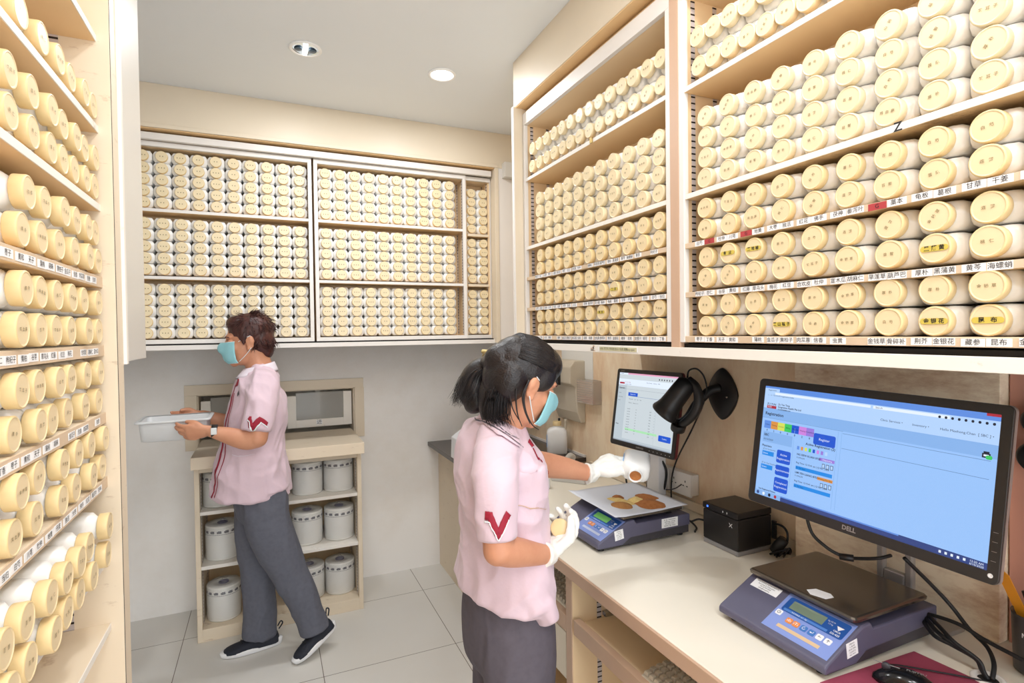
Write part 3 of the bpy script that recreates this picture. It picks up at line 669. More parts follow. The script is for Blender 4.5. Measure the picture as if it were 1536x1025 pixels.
    # side labels
    Ms = face_mat((.085, -W - .0004, .052), Vector((.9, 0, .12)), Vector((-.12, 0, .9)))
    b = MB().box(-.018, .018, -.017, .017, 0, .0004, 'paper', Ms)
    for q in range(5): b.text(('SPRING', 'L-38-08', '2018 OIML', 'CLASS III', 'NO 4471')[q], .0052, 'ink', Ms @ Matrix.Translation((.0, .012 - q * .006, .0006)))
    b.build('sticker', t, local=True)
    return t
s2 = scale('large grey-blue weighing scale with empty metal pan, under the big monitor', 1.062, .932, 'lcd', 'tape')
s1 = scale('grey-blue weighing scale with powder-covered paper, beside the worker', .998, 1.705, 'lcd_green', 'tape_clear')
# sticker on scale 2 and worn pan label
Mx = Matrix.Translation((1.062, .932, DT))
up = Vector((.116, 0, .058)).normalized()
Fm = Mx @ face_mat(Vector((.006, 0, .034)) + up * .106 + Vector((0, .088, 0)) + Vector((-up.z, 0, up.x)) * .0004, (0, -1, 0), up)
b = MB().box(-.040, .040, -.014, .014, 0, .0005, 'paper', Fm)
for q, s_ in enumerate(('WEIGHING INSTRUMENTS', 'Servicing & Calibration', 'Tel: 6749 0600', 'info@weighing')): b.text(s_, .0055, 'ink', Fm @ Matrix.Translation((0, .009 - q * .006, .0008)))
b.build('sticker', s2)
b = MB(); pts = [(1.177, .905), (1.188, .873), (1.212, .870), (1.222, .885), (1.214, .918), (1.190, .925)]
b.prism([(x, y) for x, y in pts], 2, DT + .1112, DT + .1116, 'paper'); b.build('sticker', s2, bevel=.0)
Ms = face_mat((1.30, 1.5547, .812), (1, 0, 0), (0, 0, 1)); b = MB().box(-.036, .036, -.0165, .0165, 0, .0005, 'paper', Ms)
for q, s_ in enumerate(('ST 08  WEIGHING', 'MAX 6kg  d=0.5g', 'S/N 2017-4425', 'INSPECTED 06/20')): b.text(s_, .0066, 'ink', Ms @ Matrix.Translation((0, .0105 - q * .007, .0008)))
b.build('sticker', s1)
# ------------------------------------------------------------------ paper with powders on the far scale
mat('sheet_paper', (226, 228, 236), .6)
def sheet():
    nx, ny = 16, 18; vs = []; fs = []
    for i in range(nx + 1):
        for j in range(ny + 1):
            u, v = i / nx, j / ny
            x = 1.062 + .325 * u; y = 1.545 + .335 * v
            z = DT + .1128 + .014 * max(0, v - .75) ** 1.3 * 2 * (1 - u) + .006 * max(0, (.12 - u) / .12) + .0012 * math.sin(9 * u + 4 * v)
            vs.append((x + .01 * v, y + .012 * u, z))
    n = len(vs)
    for i in range(nx):
        for j in range(ny):
            a = i * (ny + 1) + j; fs.append((a, a + ny + 1, a + ny + 2, a + 1))
    b = MB(); b.add(vs, fs, 'sheet_paper', True); o = b.build('paper_sheet'); m = o.modifiers.new('s', 'SOLIDIFY'); m.thickness = .0006
    return o
tag(sheet(), 'white paper sheet spread over the far scale pan under the powders', 'paper')
stained('powder_brown', (186, 120, 66), (150, 86, 42), .8, .35, .7, 60, .95)
stained('powder_ochre', (196, 142, 84), (166, 104, 56), .8, .35, .7, 60, .95)
stained('powder_cream', (238, 210, 140), (214, 176, 104), .8, .35, .7, 60, .95)
def heap(name, label, m, cx, cy, rx, ry, h, rot, z0=DT + .1135, seed=0):
    vs = []; fs = []; nr, na = 9, 40
    vs.append((cx, cy, z0 + h))
    for i in range(1, nr + 1):
        q = i / nr
        for j in range(na):
            a = 2 * PI * j / na
            k = 1 + .22 * noise.noise(Vector((math.cos(a) * 1.3 + seed, math.sin(a) * 1.3, seed * 2.1)))
            x = rx * q * k * math.cos(a); y = ry * q * k * math.sin(a)
            zz = h * (1 - q ** 1.6) + h * .25 * noise.noise(Vector((x * 60 + seed, y * 60, 0))) * (1 - q)
            X = cx + x * math.cos(rot) - y * math.sin(rot); Y = cy + x * math.sin(rot) + y * math.cos(rot)
            vs.append((X, Y, z0 + max(zz, 0) - (.001 if i == nr else 0)))
    for j in range(na): fs.append((0, 1 + j, 1 + (j + 1) % na))
    for i in range(nr - 1):
        for j in range(na):
            a = 1 + i * na + j; b_ = 1 + i * na + (j + 1) % na; fs.append((a, a + na, b_ + na, b_))
    o = MB().add(vs, fs, m, True).build(name); tag(o, label, 'powder', None, 'stuff'); return o
heap('herbal_powder', 'large reddish brown powder heap on the right of the paper', 'powder_brown', 1.268, 1.625, .052, .062, .013, .3, seed=1)
heap('herbal_powder', 'brown powder heap at the far back of the paper', 'powder_brown', 1.305, 1.695, .032, .050, .011, .5, seed=2)
heap('herbal_powder', 'brown powder heap at the left of the paper', 'powder_brown', 1.205, 1.735, .022, .034, .010, -.5, seed=3)
heap('herbal_powder', 'ochre powder heap nearest the scale display', 'powder_ochre', 1.165, 1.655, .034, .042, .011, .2, seed=4)
heap('herbal_powder', 'pale yellow powder trail crossing the left of the paper', 'powder_cream', 1.192, 1.700, .020, .060, .009, .35, seed=5)
heap('herbal_powder', 'pale yellow powder mound in the middle of the paper', 'powder_cream', 1.245, 1.672, .030, .034, .015, .1, seed=6)
# ------------------------------------------------------------------ monitors
emis('scr_blue', (150, 192, 246), 1.0); emis('scr_blue_mid', (132, 176, 232), 1.0); emis('scr_blue_light', (176, 208, 250), 1.0); emis('scr_bar', (92, 140, 222), 1.0); emis('scr_dark', (44, 66, 128), 1.0)
emis('scr_btn', (22, 84, 204), 1.0); emis('scr_cyan', (22, 136, 226), 1.0); emis('scr_ink', (22, 30, 52), 1.0); emis('scr_line', (92, 126, 176), 1.0); emis('scr_white', (226, 238, 255), 1.0)
emis('scr_orange', (216, 144, 66), 1.0); emis('scr_yellow', (212, 220, 92), 1.0); emis('scr_green', (56, 196, 96), 1.0); emis('scr_pink', (202, 130, 220), 1.0); emis('scr_violet', (150, 120, 214), 1.0); emis('scr_red', (170, 40, 60), 1.0)
emis('scr_grey', (206, 216, 222), .95); emis('scr_rose', (226, 160, 190), 1.0); emis('scr_greyline', (150, 160, 172), 1.0); emis('scr_mint', (170, 226, 178), 1.0); emis('scr_shade', (190, 202, 210), .95)
mat('bezel', (46, 43, 42), .4, bump=.03, bscale=500); mat('bezel_silver', (176, 172, 170), .3, metal=.6); mat('stand_silver', (170, 166, 164), .35, metal=.5); mat('back_maroon', (110, 34, 42), .35)
def monitor(label, c, yaw, tilt, roll, W, H, bz, sw, sh, side):
    wd = Vector((math.cos(yaw), math.sin(yaw), 0)); n = Vector((math.sin(yaw), -math.cos(yaw), 0)); up = Vector((0, 0, 1)) * math.cos(tilt) - n * math.sin(tilt)
    w2 = wd * math.cos(roll) + up * math.sin(roll); u2 = up * math.cos(roll) - wd * math.sin(roll)
    M = face_mat(c, w2, u2)
    t = thing('monitor', label, 'monitor', (c[0] + .03, c[1], DT))
    def rr(w, h, z, r=.012, n_=6):
        pts = []
        for cx, cy, a0 in ((w / 2 - r, h / 2 - r, 0), (-w / 2 + r, h / 2 - r, 1), (-w / 2 + r, -h / 2 + r, 2), (w / 2 - r, -h / 2 + r, 3)):
            for q in range(n_): pts.append((cx + r * math.cos(PI / 2 * (a0 + q / (n_ - 1))), cy + r * math.sin(PI / 2 * (a0 + q / (n_ - 1))), z))
        return pts
    b = MB()
    cy = (bz[0] - bz[1]) / 2 * -1
    cy = (bz[1] - bz[0]) / 2   # bottom bezel thicker lifts the screen
    inner = lambda z: [(x, y + cy, z) for x, y, _ in rr(sw, sh, z, .0015)]
    b.rings([rr(W * .98, H * .98, -.008), rr(W, H, -.006), rr(W, H, -.0006), rr(W - .002, H - .002, 0), inner(0), inner(-.0022)], 'bezel', False, False, False, M); b.build('bezel', t)
    b = MB(); b.rings([rr(W * .6, H * .55, -.055, .03), rr(W * .8, H * .8, -.045, .03), rr(W * .985, H * .985, -.022), rr(W + .001, H + .001, -.016), rr(W + .001, H + .001, -.0062), rr(W * .97, H * .97, -.006)], side, False, True, True, M); b.build('back_housing', t)
    return t, M, cy
def F2(M, sw, sh, cy):
    def P(s, t, d=0.0): return M @ Matrix.Translation((sw * (s - .5), cy + sh * (.5 - t), -.0018 + d))
    return P
def screen_tools(b, P, sw, sh):
    def R(s0, s1, t0, t1, m, d=.0002):
        o = P(0, 0, d); b.add([(sw * s0, -sh * t1, 0), (sw * s1, -sh * t1, 0), (sw * s1, -sh * t0, 0), (sw * s0, -sh * t0, 0)], [(0, 1, 2, 3)], m, False, o)
    def RR(s0, s1, t0, t1, m, d=.0003, r=.0045):
        pts = []
        x0, x1, y0, y1 = sw * s0, sw * s1, -sh * t1, -sh * t0
        for cx, cyy, a0 in ((x1 - r, y1 - r, 0), (x0 + r, y1 - r, 1), (x0 + r, y0 + r, 2), (x1 - r, y0 + r, 3)):
            for q in range(5): pts.append((cx + r * math.cos(PI / 2 * (a0 + q / 4)), cyy + r * math.sin(PI / 2 * (a0 + q / 4)), 0))
        b.add(pts, [tuple(range(len(pts)))], m, False, P(0, 0, d))
    def T(s, t, txt, size, m='scr_ink', al='LEFT', d=.0005, bold=0.0): b.text(txt, size, m, P(s, t, d), al, 0, bold)
    return R, RR, T
# big widescreen monitor
SW, SH = .527, .297
t1, M1, cy1 = monitor('big black widescreen monitor showing a blue registration page, on the desk', (1.247, .841, 1.186), -1.532, .128, -.023, .565, .339, (.019, .023), SW, SH, 'bezel_silver')
P = F2(M1, SW, SH, cy1)
b = MB(); R, RR, T = screen_tools(b, P, SW, SH); R(0, 1, 0, 1, 'scr_blue', 0)
R(0, 1, 0, .045, 'scr_bar'); R(0, 1, .045, .095, 'scr_blue_light'); R(.0, .085, .018, .045, 'scr_blue_light', .0003); R(.06, .54, .052, .072, 'scr_white', .0003); R(.55, .84, .052, .074, 'scr_white', .0003)
R(0, 1, .095, .20, 'scr_blue_light'); R(0, 1, .20, .29, 'scr_blue_mid'); R(0, .43, .29, .292, 'scr_line', .0004); R(.43, .98, .306, .309, 'scr_line', .0004); R(.43, .98, .425, .428, 'scr_line', .0004)
R(.955, 1, .0, .018, 'scr_red', .0004); R(.425, .427, .30, .93, 'scr_blue_mid', .0003); R(.408, .41, .30, .93, 'scr_blue_mid', .0003); R(.19, .192, .34, .86, 'scr_blue_mid', .0003)
R(0, 1, .955, 1, 'scr_dark', .0004); R(0, .15, .955, 1, 'scr_blue_mid', .0005); R(.15, .7, .955, .965, 'scr_bar', .0006)
for k, m in enumerate(('scr_bar', 'scr_orange', 'scr_yellow', 'scr_green', 'scr_btn', 'scr_pink', 'scr_violet')): R(.015 + .0395 * k, .0545 + .0395 * k, .315, .385, m)
for k, m in enumerate(('scr_bar', 'scr_orange', 'scr_yellow', 'scr_green', 'scr_btn', 'scr_pink', 'scr_violet', 'scr_blue_light')): R(.212 + .0205 * k, .224 + .0205 * k, .485, .515, m)
RR(.292, .40, .345, .44, 'scr_btn'); RR(.105, .183, .555, .67, 'scr_btn'); RR(.105, .183, .69, .78, 'scr_btn'); RR(.105, .183, .80, .925, 'scr_btn')
R(.02, .088, .592, .632, 'scr_cyan'); R(.02, .088, .715, .755, 'scr_cyan'); R(.015, .183, .415, .51, 'scr_blue_mid')
R(.215, .40, .655, .685, 'scr_cyan'); R(.215, .40, .81, .84, 'scr_cyan'); R(.33, .405, .54, .565, 'scr_violet'); R(.33, .405, .70, .725, 'scr_orange')
for tt in (.585, .745):
    for k in range(3): R(.347 + .02 * k, .361 + .02 * k, tt, tt + .036, 'scr_ink'); R(.349 + .02 * k, .359 + .02 * k, tt + .004, tt + .032, 'scr_blue_light', .0004)
R(.02, .075, .175, .20, 'scr_red', .0003)
R(.952, .978, .262, .292, 'scr_ink', .0004); R(.956, .974, .250, .264, 'scr_ink', .0004); R(.957, .973, .270, .282, 'scr_white', .0005); RR(.964, .984, .274, .300, 'scr_green', .0006, .003)
for k in range(9): RR(.80 + .022 * k, .809 + .022 * k, .058, .076, 'scr_ink', .0004, .002)
for k in range(4): RR(.012 + .034 * k, .026 + .034 * k, .963, .991, ('scr_dark', 'scr_white', 'scr_ink', 'scr_red')[k], .0008, .003)
for k in range(5): R(.845 + .02 * k, .853 + .02 * k, .968, .985, 'scr_white', .0006)
T(.02, .162, 'ZU YUN', .0075, bold=.02); T(.085, .155, 'Zu Yun Tang', .0065, bold=.02); T(.085, .178, 'Integrative Health Pte Ltd', .0065, bold=.02); T(.085, .20, 'SG/20/00088/CLN', .005, bold=.02); T(.024, .188, 'TCM', .006, 'scr_white')
T(.015, .25, 'Registration', .0115, bold=.02)
for k, s_ in enumerate(('Online', 'Waiting', 'Consult', 'Billing', 'Dispense', 'Waiting', 'Completed')): T(.035 + .0395 * k, .350, s_, .005, al='CENTER', d=.0007)
for k, s_ in enumerate('0200020'): T(.035 + .0395 * k, .402, s_, .007, al='CENTER', d=.0007, bold=.02)
T(.346, .392, 'Register', .0085, 'scr_white', 'CENTER'); T(.02, .445, 'SBC', .009, bold=.02); T(.02, .485, '05/10/2020', .0065); T(.015, .545, 'Physicians', .0075, bold=.02)
T(.022, .575, '☑ Dr Tan Bee Kim', .0048); T(.022, .70, '☑ Dr Ong Ching Kwi', .0048); T(.025, .612, 'Queue', .0055, 'scr_white'); T(.025, .735, 'Queue', .0055, 'scr_white')
T(.144, .595, 'Active', .0078, 'scr_white', 'CENTER'); T(.144, .632, 'Registration', .0078, 'scr_white', 'CENTER'); T(.144, .735, 'Appointments', .0075, 'scr_white', 'CENTER'); T(.144, .845, 'Completed', .0075, 'scr_white', 'CENTER'); T(.144, .882, 'Registration', .0075, 'scr_white', 'CENTER')
T(.403, .452, 'Active Registration (2)', .0085, 'scr_ink', 'RIGHT', bold=.02)
for tt, nm in ((.555, 'NG SIEW KUAN 072B'), (.712, 'LIM YEN LIANG 875S')):
    T(.215, tt, nm, .0068, bold=.02); T(.215, tt + .028, '01/09/62M', .0052); T(.215, tt + .072, 'Reg Time: 12:15:41 am | Q No.: 2454', .0058, bold=.01); T(.218, tt + .115, 'Dr Tan Siew', .005, 'scr_ink')
T(.37, .553, 'Dispensing', .0055, 'scr_white', 'CENTER'); T(.37, .713, 'Waiting For Dis..', .0055, 'scr_ink', 'CENTER')
T(.02, .94, 'Last Registered Patient', .0056, bold=.02); T(.585, .15, 'Clinic Services ▾', .0072); T(.71, .15, 'Inventory ▾', .0072); T(.81, .15, 'Hello Meehong.Chan  [ SBC ] ▾', .0072); T(.56, .063, 'Search', .0058)
T(.945, .972, '12:20 AM', .0058, 'scr_white'); T(.945, .99, '6/10/2020', .0058, 'scr_white'); T(.02, .035, 'Registration', .0052); T(.02, .08, '‹  ›  ⌂  172.16.4.51/registration/index', .0052)
b.build('screen', t1)
b = MB(); b.text('DELL', .0145, 'bezel_silver', M1 @ Matrix.Translation((0, -.157, .0004)), bold=.03); b.build('lettering', t1)
for k in range(4): MB().box(.268, .276, -.072 - .018 * k, -.0713 - .018 * k, 0, .0006, 'bezel_silver', M1).build('button', t1)
b = MB(); b.lathe([(.0028, 0), (.0044, .0004), (.0044, 0)], 'btn_white', 20, M1 @ Matrix.Translation((.2695, -.1535, .0002)), cap0=False); b.build('power_button', t1)
b = MB(); X0s, X1s = 1.462, 1.480
b.box(X0s, X1s, .842, .860, .76, 1.15, 'stand_silver'); b.box(X0s, X1s, .912, .930, .76, 1.15, 'stand_silver'); b.box(X0s, X1s, .860, .912, .76, .87, 'stand_silver'); b.box(X0s, X1s, .860, .912, .935, 1.15, 'stand_silver'); b.build('stand_column', t1, bevel=.004)
b = MB(); b.box(1.29, 1.465, .85, .92, 1.10, 1.17, 'bezel'); b.build('mount_arm', t1, bevel=.004)
b = MB(); b.box(1.460, 1.55, .77, 1.0, DT, DT + .012, 'stand_silver'); b.build('stand_base', t1, bevel=.003)
# smaller monitor
SW, SH = .376, .301
t2, M2, cy2 = monitor('smaller black square monitor showing a pale table, behind the hand scanner', (1.448, 1.893, 1.159), -1.536, .150, .010, .41, .34, (.017, .022), SW, SH, 'back_maroon')
P = F2(M2, SW, SH, cy2)
b = MB(); R, RR, T = screen_tools(b, P, SW, SH); R(0, 1, 0, 1, 'scr_grey', 0)
R(.0, 1, 0, .025, 'scr_white'); R(.16, 1, .0, .022, 'scr_rose', .0004); R(0, 1, .09, .18, 'scr_white'); R(0, .16, .18, .955, 'scr_shade'); R(0, 1, .235, .238, 'scr_greyline', .0003); R(.2, .98, .33, .334, 'scr_line', .0004)
RR(.2, .37, .28, .33, 'scr_btn', .0004, .002); R(.2, .75, .80, .83, 'scr_mint', .0004); RR(.78, .97, .80, .88, 'scr_btn', .0004); R(0, 1, .955, .985, 'scr_shade', .0003); R(0, 1, .985, 1, 'scr_greyline', .0004); R(.02, .11, .14, .165, 'scr_red', .0004); R(.7, .705, .35, .95, 'scr_shade', .0003)
for k in range(6): R(.70 + .04 * k, .715 + .04 * k, .05, .07, 'scr_ink', .0004)
T(.12, .135, 'Zu Yun Tang', .007, 'scr_red'); T(.12, .165, 'Integrative Health', .006); T(.015, .225, 'Dispensary', .0095, bold=.02); T(.022, .30, 'Queue', .006); T(.285, .305, 'Dispense List', .0068, 'scr_white', 'CENTER', .0007); T(.5, .12, 'Clinic Services    Inventory    Hello', .006)
T(.02, .76, 'Notes', .008, bold=.02); T(.875, .84, 'Confirm', .008, 'scr_white', 'CENTER', .0007); T(.22, .375, 'Description      Qty     Unit    Total', .0058); T(.22, .43, 'Dispense     Packets  2 × 3', .006)
for k in range(10): T(.21, .52 + .038 * k, 'herb %02d' % (k + 1), .0062); T(.36, .52 + .038 * k, '%d.0' % (k * 3 % 7 + 1), .0062); T(.60, .52 + .038 * k, '%d.50' % (k * 5 % 9 + 2), .0062); T(.68, .52 + .038 * k, '✓', .0062)
for k in range(2): T(.02, .36 + .05 * k, ('Search patient', 'Refresh')[k], .0055)
T(.02, .012, 'Dispensary', .005); b.build('screen', t2)
b = MB(); b.text('SAMSUNG', .0105, 'bezel_silver', M2 @ Matrix.Translation((0, -.159, .0004)), bold=.03)
b.text('SyncMaster', .006, 'bezel_silver', M2 @ Matrix.Translation((-.165, .161, .0004)))
for k in range(6): b.box(.06 + .024 * k, .063 + .024 * k, -.161, -.1585, 0, .0005, 'btn_white', M2)
b.build('lettering', t2)
b = MB(); b.box(1.49, 1.53, 1.85, 1.93, .80, 1.12, 'btn_white'); b.build('stand_column', t2, bevel=.004)
b = MB(); b.box(1.42, 1.57, 1.79, 1.99, DT, DT + .012, 'btn_white'); b.box(1.49, 1.53, 1.86, 1.92, DT + .012, .80, 'btn_white'); b.build('stand_base', t2, bevel=.004)
# ------------------------------------------------------------------ scanner on its wall holder
def superdisk(b, cy, cz, ry, rz_, x0, x1, m, e=1.35, n_=48, dome=.012):
    R = []
    for k, (q, x) in enumerate(((1.0, x0), (1.0, x1 + .004), (.94, x1), (.55, x1 - dome * .7), (.2, x1 - dome), (.001, x1 - dome))):
        ring = []
        for j in range(n_):
            a = 2 * PI * j / n_; c, s_ = math.cos(a), math.sin(a); kk = (abs(c) ** e + abs(s_) ** e) ** (-1 / e)
            ring.append((x, cy - ry * q * kk * c, cz + rz_ * q * kk * s_))
        R.append(ring)
    b.rings(R, m, True)
hd = thing('scanner_holder', 'black wall bracket with rounded diamond plate holding the hand scanner', 'holder', (1.58, 1.598, 1.25))
b = MB(); superdisk(b, 1.598, 1.250, .076, .100, 1.599, 1.588, 'black', 1.5); b.build('wall_plate', hd)
b = MB(); b.tube([(1.585, 1.600, 1.272), (1.55, 1.618, 1.262), (1.50, 1.632, 1.215), (1.45, 1.628, 1.165), (1.41, 1.640, 1.140)], lambda q: .019 - .004 * q, 'black', 14); b.build('arm', hd)
b = MB(); b.lathe([(.021, -.016), (.027, -.012), (.028, .014), (.022, .018), (.020, .004), (.001, .002)], 'black', 24, M=Matrix.Translation((1.40, 1.622, 1.135)) @ Euler((.5, -.2, 0)).to_matrix().to_4x4()); b.build('cup', hd)
b = MB()
for q in ((1.587, 1.578, 1.243),): b.lathe([(.004, 0), (.005, -.002), (.001, -.0025)], 'steel', 14, M=Matrix.Translation((1.5785, 1.560, 1.243)) @ Euler((0, PI / 2, 0)).to_matrix().to_4x4())
b.build('screw', hd)
sc = thing('barcode_scanner', 'black handheld barcode scanner hanging in front of the small monitor', 'scanner', (1.38, 1.62, 1.15))
A0 = Vector((1.425, 1.590, 1.312)); A1 = Vector((1.365, 1.655, 1.190)); ax = (A1 - A0).normalized()
sd = ax.cross(Vector((.2, .6, .3))).normalized(); s3 = ax.cross(sd)
R = []
for q, ra, rb in ((0, .014, .014), (.03, .025, .025), (.10, .036, .035), (.35, .039, .038), (.62, .040, .040), (.80, .041, .044), (.9, .043, .050), (1.0, .046, .060), (1.05, .046, .061), (1.09, .042, .056)):
    c_ = A0 + (A1 - A0) * q
    R.append([c_ + s3 * (rb * math.cos(2 * PI * j / 24)) + sd * (ra * math.sin(2 * PI * j / 24)) for j in range(24)])
MB().rings(R, 'black', True).build('head', sc)
c_ = A0 + (A1 - A0) * 1.095
MB().rings([[c_ + s3 * (.044 * q * math.cos(2 * PI * j / 24)) + sd * (.036 * q * math.sin(2 * PI * j / 24)) for j in range(24)] for q in (1, .001)], 'black_gloss', False, False, False).build('scan_window', sc)
b = MB(); b.tube([(1.425, 1.592, 1.316), (1.432, 1.565, 1.292), (1.435, 1.553, 1.255), (1.43, 1.552, 1.22), (1.42, 1.566, 1.185), (1.405, 1.600, 1.150), (1.40, 1.618, 1.142)], lambda q: .012 + .006 * math.sin(q * PI), 'black', 14); b.build('handle', sc)
b = MB(); b.tube([(1.425, 1.600, 1.320), (1.44, 1.606, 1.346), (1.47, 1.596, 1.350), (1.50, 1.590, 1.313), (1.525, 1.612, 1.245), (1.53, 1.686, 1.116), (1.54, 1.795, .96), (1.54, 1.828, .868), (1.54, 1.831, .762)], .0032, 'black_rubber', 8); b.build('cable', sc)
# ------------------------------------------------------------------ sockets with plugs
mat('socket_white', (240, 236, 230), .35)
def socket(y, label):
    t = thing('wall_socket', label, 'socket', (1.57, y, .862), 0, 'wall sockets behind the far scale')
    MB().box(1.562, 1.599, y - .064, y + .064, .820, .906, 'socket_white').build('back_box', t, bevel=.003)
    MB().box(1.553, 1.5625, y - .066, y + .066, .816, .910, 'socket_white').build('face_plate', t, bevel=.003)
    b = MB()
    for q in (-.034, .034):
        for dy, dz, w, h in ((0, .014, .004, .008), (-.011, -.004, .007, .004), (.011, -.004, .007, .004)): b.box(1.5522, 1.5535, y + q + dy - w / 2, y + q + dy + w / 2, .862 + dz - h / 2, .862 + dz + h / 2, 'ink')
    b.build('socket_holes', t)
    return t
socket(1.795, 'white wall socket at the near end of the row, empty front holes')
socket(1.930, 'white wall socket behind the smaller monitor cable'); socket(2.065, 'white wall socket with black plug, behind the tipped bottle')
for i, (yy, lb) in enumerate(((1.965, 'black power plug in the sockets, nearest the small monitor'), (2.05, 'black power plug in the sockets beside the tipped bottle'), (2.12, 'black power plug in the sockets, farthest from the camera'))):
    t = thing('power_plug', lb, 'plug', (1.54, yy, .858))
    b = MB(); b.lathe([(.022, .0), (.024, -.006), (.022, -.022), (.012, -.034), (.001, -.036)], 'black', 20, M=Matrix.Translation((1.552, yy, .858)) @ Euler((0, PI / 2, 0)).to_matrix().to_4x4()); b.build('body', t)
    b = MB(); b.tube([(1.525, yy, .845), (1.512, yy - .01, .81), (1.508, yy - .03, .775), (1.50, yy - .08, .757)], .0042, 'black_rubber', 8); b.build('cable', t)
def cable(name, label, pts, r, m='black_rubber'):
    o = MB().tube(pts, r, m, 8, sub=8).build(name); tag(o, label, 'cable'); return o
cable('monitor_cable', 'thick black cable hanging from the small monitor to the desk', [(1.50, 1.868, .975), (1.522, 1.843, .915), (1.522, 1.846, .853), (1.515, 1.868, .79), (1.50, 1.88, .757)], .0052)
cable('grey_cable', 'thin grey cable looped in front of the nearest wall socket', [(1.548, 1.776, .862), (1.53, 1.80, .84), (1.528, 1.86, .822), (1.535, 1.92, .83), (1.54, 1.93, .86), (1.54, 1.905, .875)], .0025, 'scale_base')
cable('desk_cable', 'black cable running low on desk between printer and far scale', [(1.40, 1.555, .80), (1.42, 1.53, .812), (1.45, 1.48, .80), (1.48, 1.45, .786), (1.56, 1.42, .80)], .0035)
cable('desk_cable', 'black cable draped behind the far scale toward the sockets', [(1.42, 1.56, .757), (1.46, 1.60, .758), (1.50, 1.72, .757), (1.50, 1.86, .757)], .0035)
# ------------------------------------------------------------------ receipt printer
mat('printer_black', (34, 31, 31), .35); mat('printer_grey', (150, 148, 148), .4)
pr_ = thing('receipt_printer', 'black cube receipt printer on silver base beside the far scale', 'printer', (1.47, 1.41, DT))
X0, X1, Y0, Y1, ZT = 1.395, 1.548, 1.335, 1.492, .894
MB().box(X0, X1, Y0, Y1, DT + .001, DT + .016, 'printer_grey').build('base', pr_, bevel=.003)
MB().box(X0, X1, Y0, Y1, DT + .016, ZT - .024, 'printer_black').build('body', pr_, bevel=.004, segs=3)
MB().box(X0 - .002, X1, Y0 - .001, Y1 + .001, ZT - .022, ZT, 'printer_black').build('lid', pr_, bevel=.004, segs=3)
b = MB(); Mf = face_mat((X0 - .0025, 1.41, ZT - .011), (0, -1, 0), (0, 0, 1))
emis('led_blue', (60, 110, 255), 3.0); b.box(-.060, -.054, -.003, .003, 0, .001, 'led_blue', Mf); b.box(.012, .015, -.003, .003, 0, .001, 'btn_white', Mf); b.box(.030, .033, -.003, .003, 0, .001, 'btn_white', Mf)
b.build('indicator_lights', pr_)
b = MB(); b.text('✕', .018, 'btn_white', face_mat((X0 - .0006, 1.365, .846), (0, -1, 0), (0, 0, 1)), bold=.02); b.build('emblem', pr_)
# adaptor and its coil of cable
b = MB(); b.lathe([(.001, -.03), (.016, -.028), (.018, 0), (.016, .028), (.001, .03)], 'black', 16, M=Matrix.Translation((1.52, 1.282, DT + .038)) @ Euler((.6, 0, .3)).to_matrix().to_4x4())
b.box(1.548, 1.556, 1.32, 1.335, .79, .85, 'black')
b.tube([(1.552, 1.332, .835), (1.545, 1.31, .845), (1.54, 1.28, .845), (1.535, 1.262, .83), (1.532, 1.262, .80), (1.528, 1.275, .78)], .0035, 'black_rubber')
for k in range(4):
    b.tube([(1.50 + .006 * k, 1.30 - .012 * k, .756), (1.505 + .004 * k, 1.27 - .01 * k, .775 + .006 * k), (1.53, 1.25, .785 - .005 * k), (1.545, 1.262, .765), (1.53, 1.285, .757), (1.50, 1.275, .756)], .0034, 'black_rubber')
tag(b.build('power_adaptor'), 'black power adaptor with bundled cable behind the cube printer', 'adaptor')
# ------------------------------------------------------------------ phone, bottle, dispenser, holder
mat('phone_grey', (206, 202, 196), .45); mat('phone_dark', (120, 116, 112), .5)
ph = thing('desk_phone', 'light grey corded desk phone at the far end of the desk', 'phone', (1.42, 2.42, DT), -.9)
MB().prism([(-.10, 0), (.10, 0), (.10, .055), (.07, .06), (-.10, .022)], 0, -.09, .09, 'phone_grey').build('body', ph, local=True, bevel=.004)
PM = face_mat((0, -.018, .0405), (1, 0, 0), (0, .17, .038))
b = MB()
for i in range(3):
    for j in range(4): b.box(.0 + i * .020, .014 + i * .020, -.060 + j * .018, -.048 + j * .018, 0, .004, 'btn_white', PM)
for i in range(6): b.box(.062, .078, -.06 + i * .014, -.052 + i * .014, 0, .003, 'phone_dark', PM)
b.build('keypad', ph, local=True)
MB().box(.0, .075, .04, .064, .001, .004, 'scale_base', PM).build('display', ph, local=True)
b = MB()
hp = [(-.055, -.095, .052), (-.055, -.07, .068), (-.055, 0, .080), (-.055, .07, .092), (-.055, .095, .078)]
b.tube(hp, lambda q: .024 - .011 * math.sin(q * PI), 'phone_grey', 16); b.build('handset', ph, local=True)
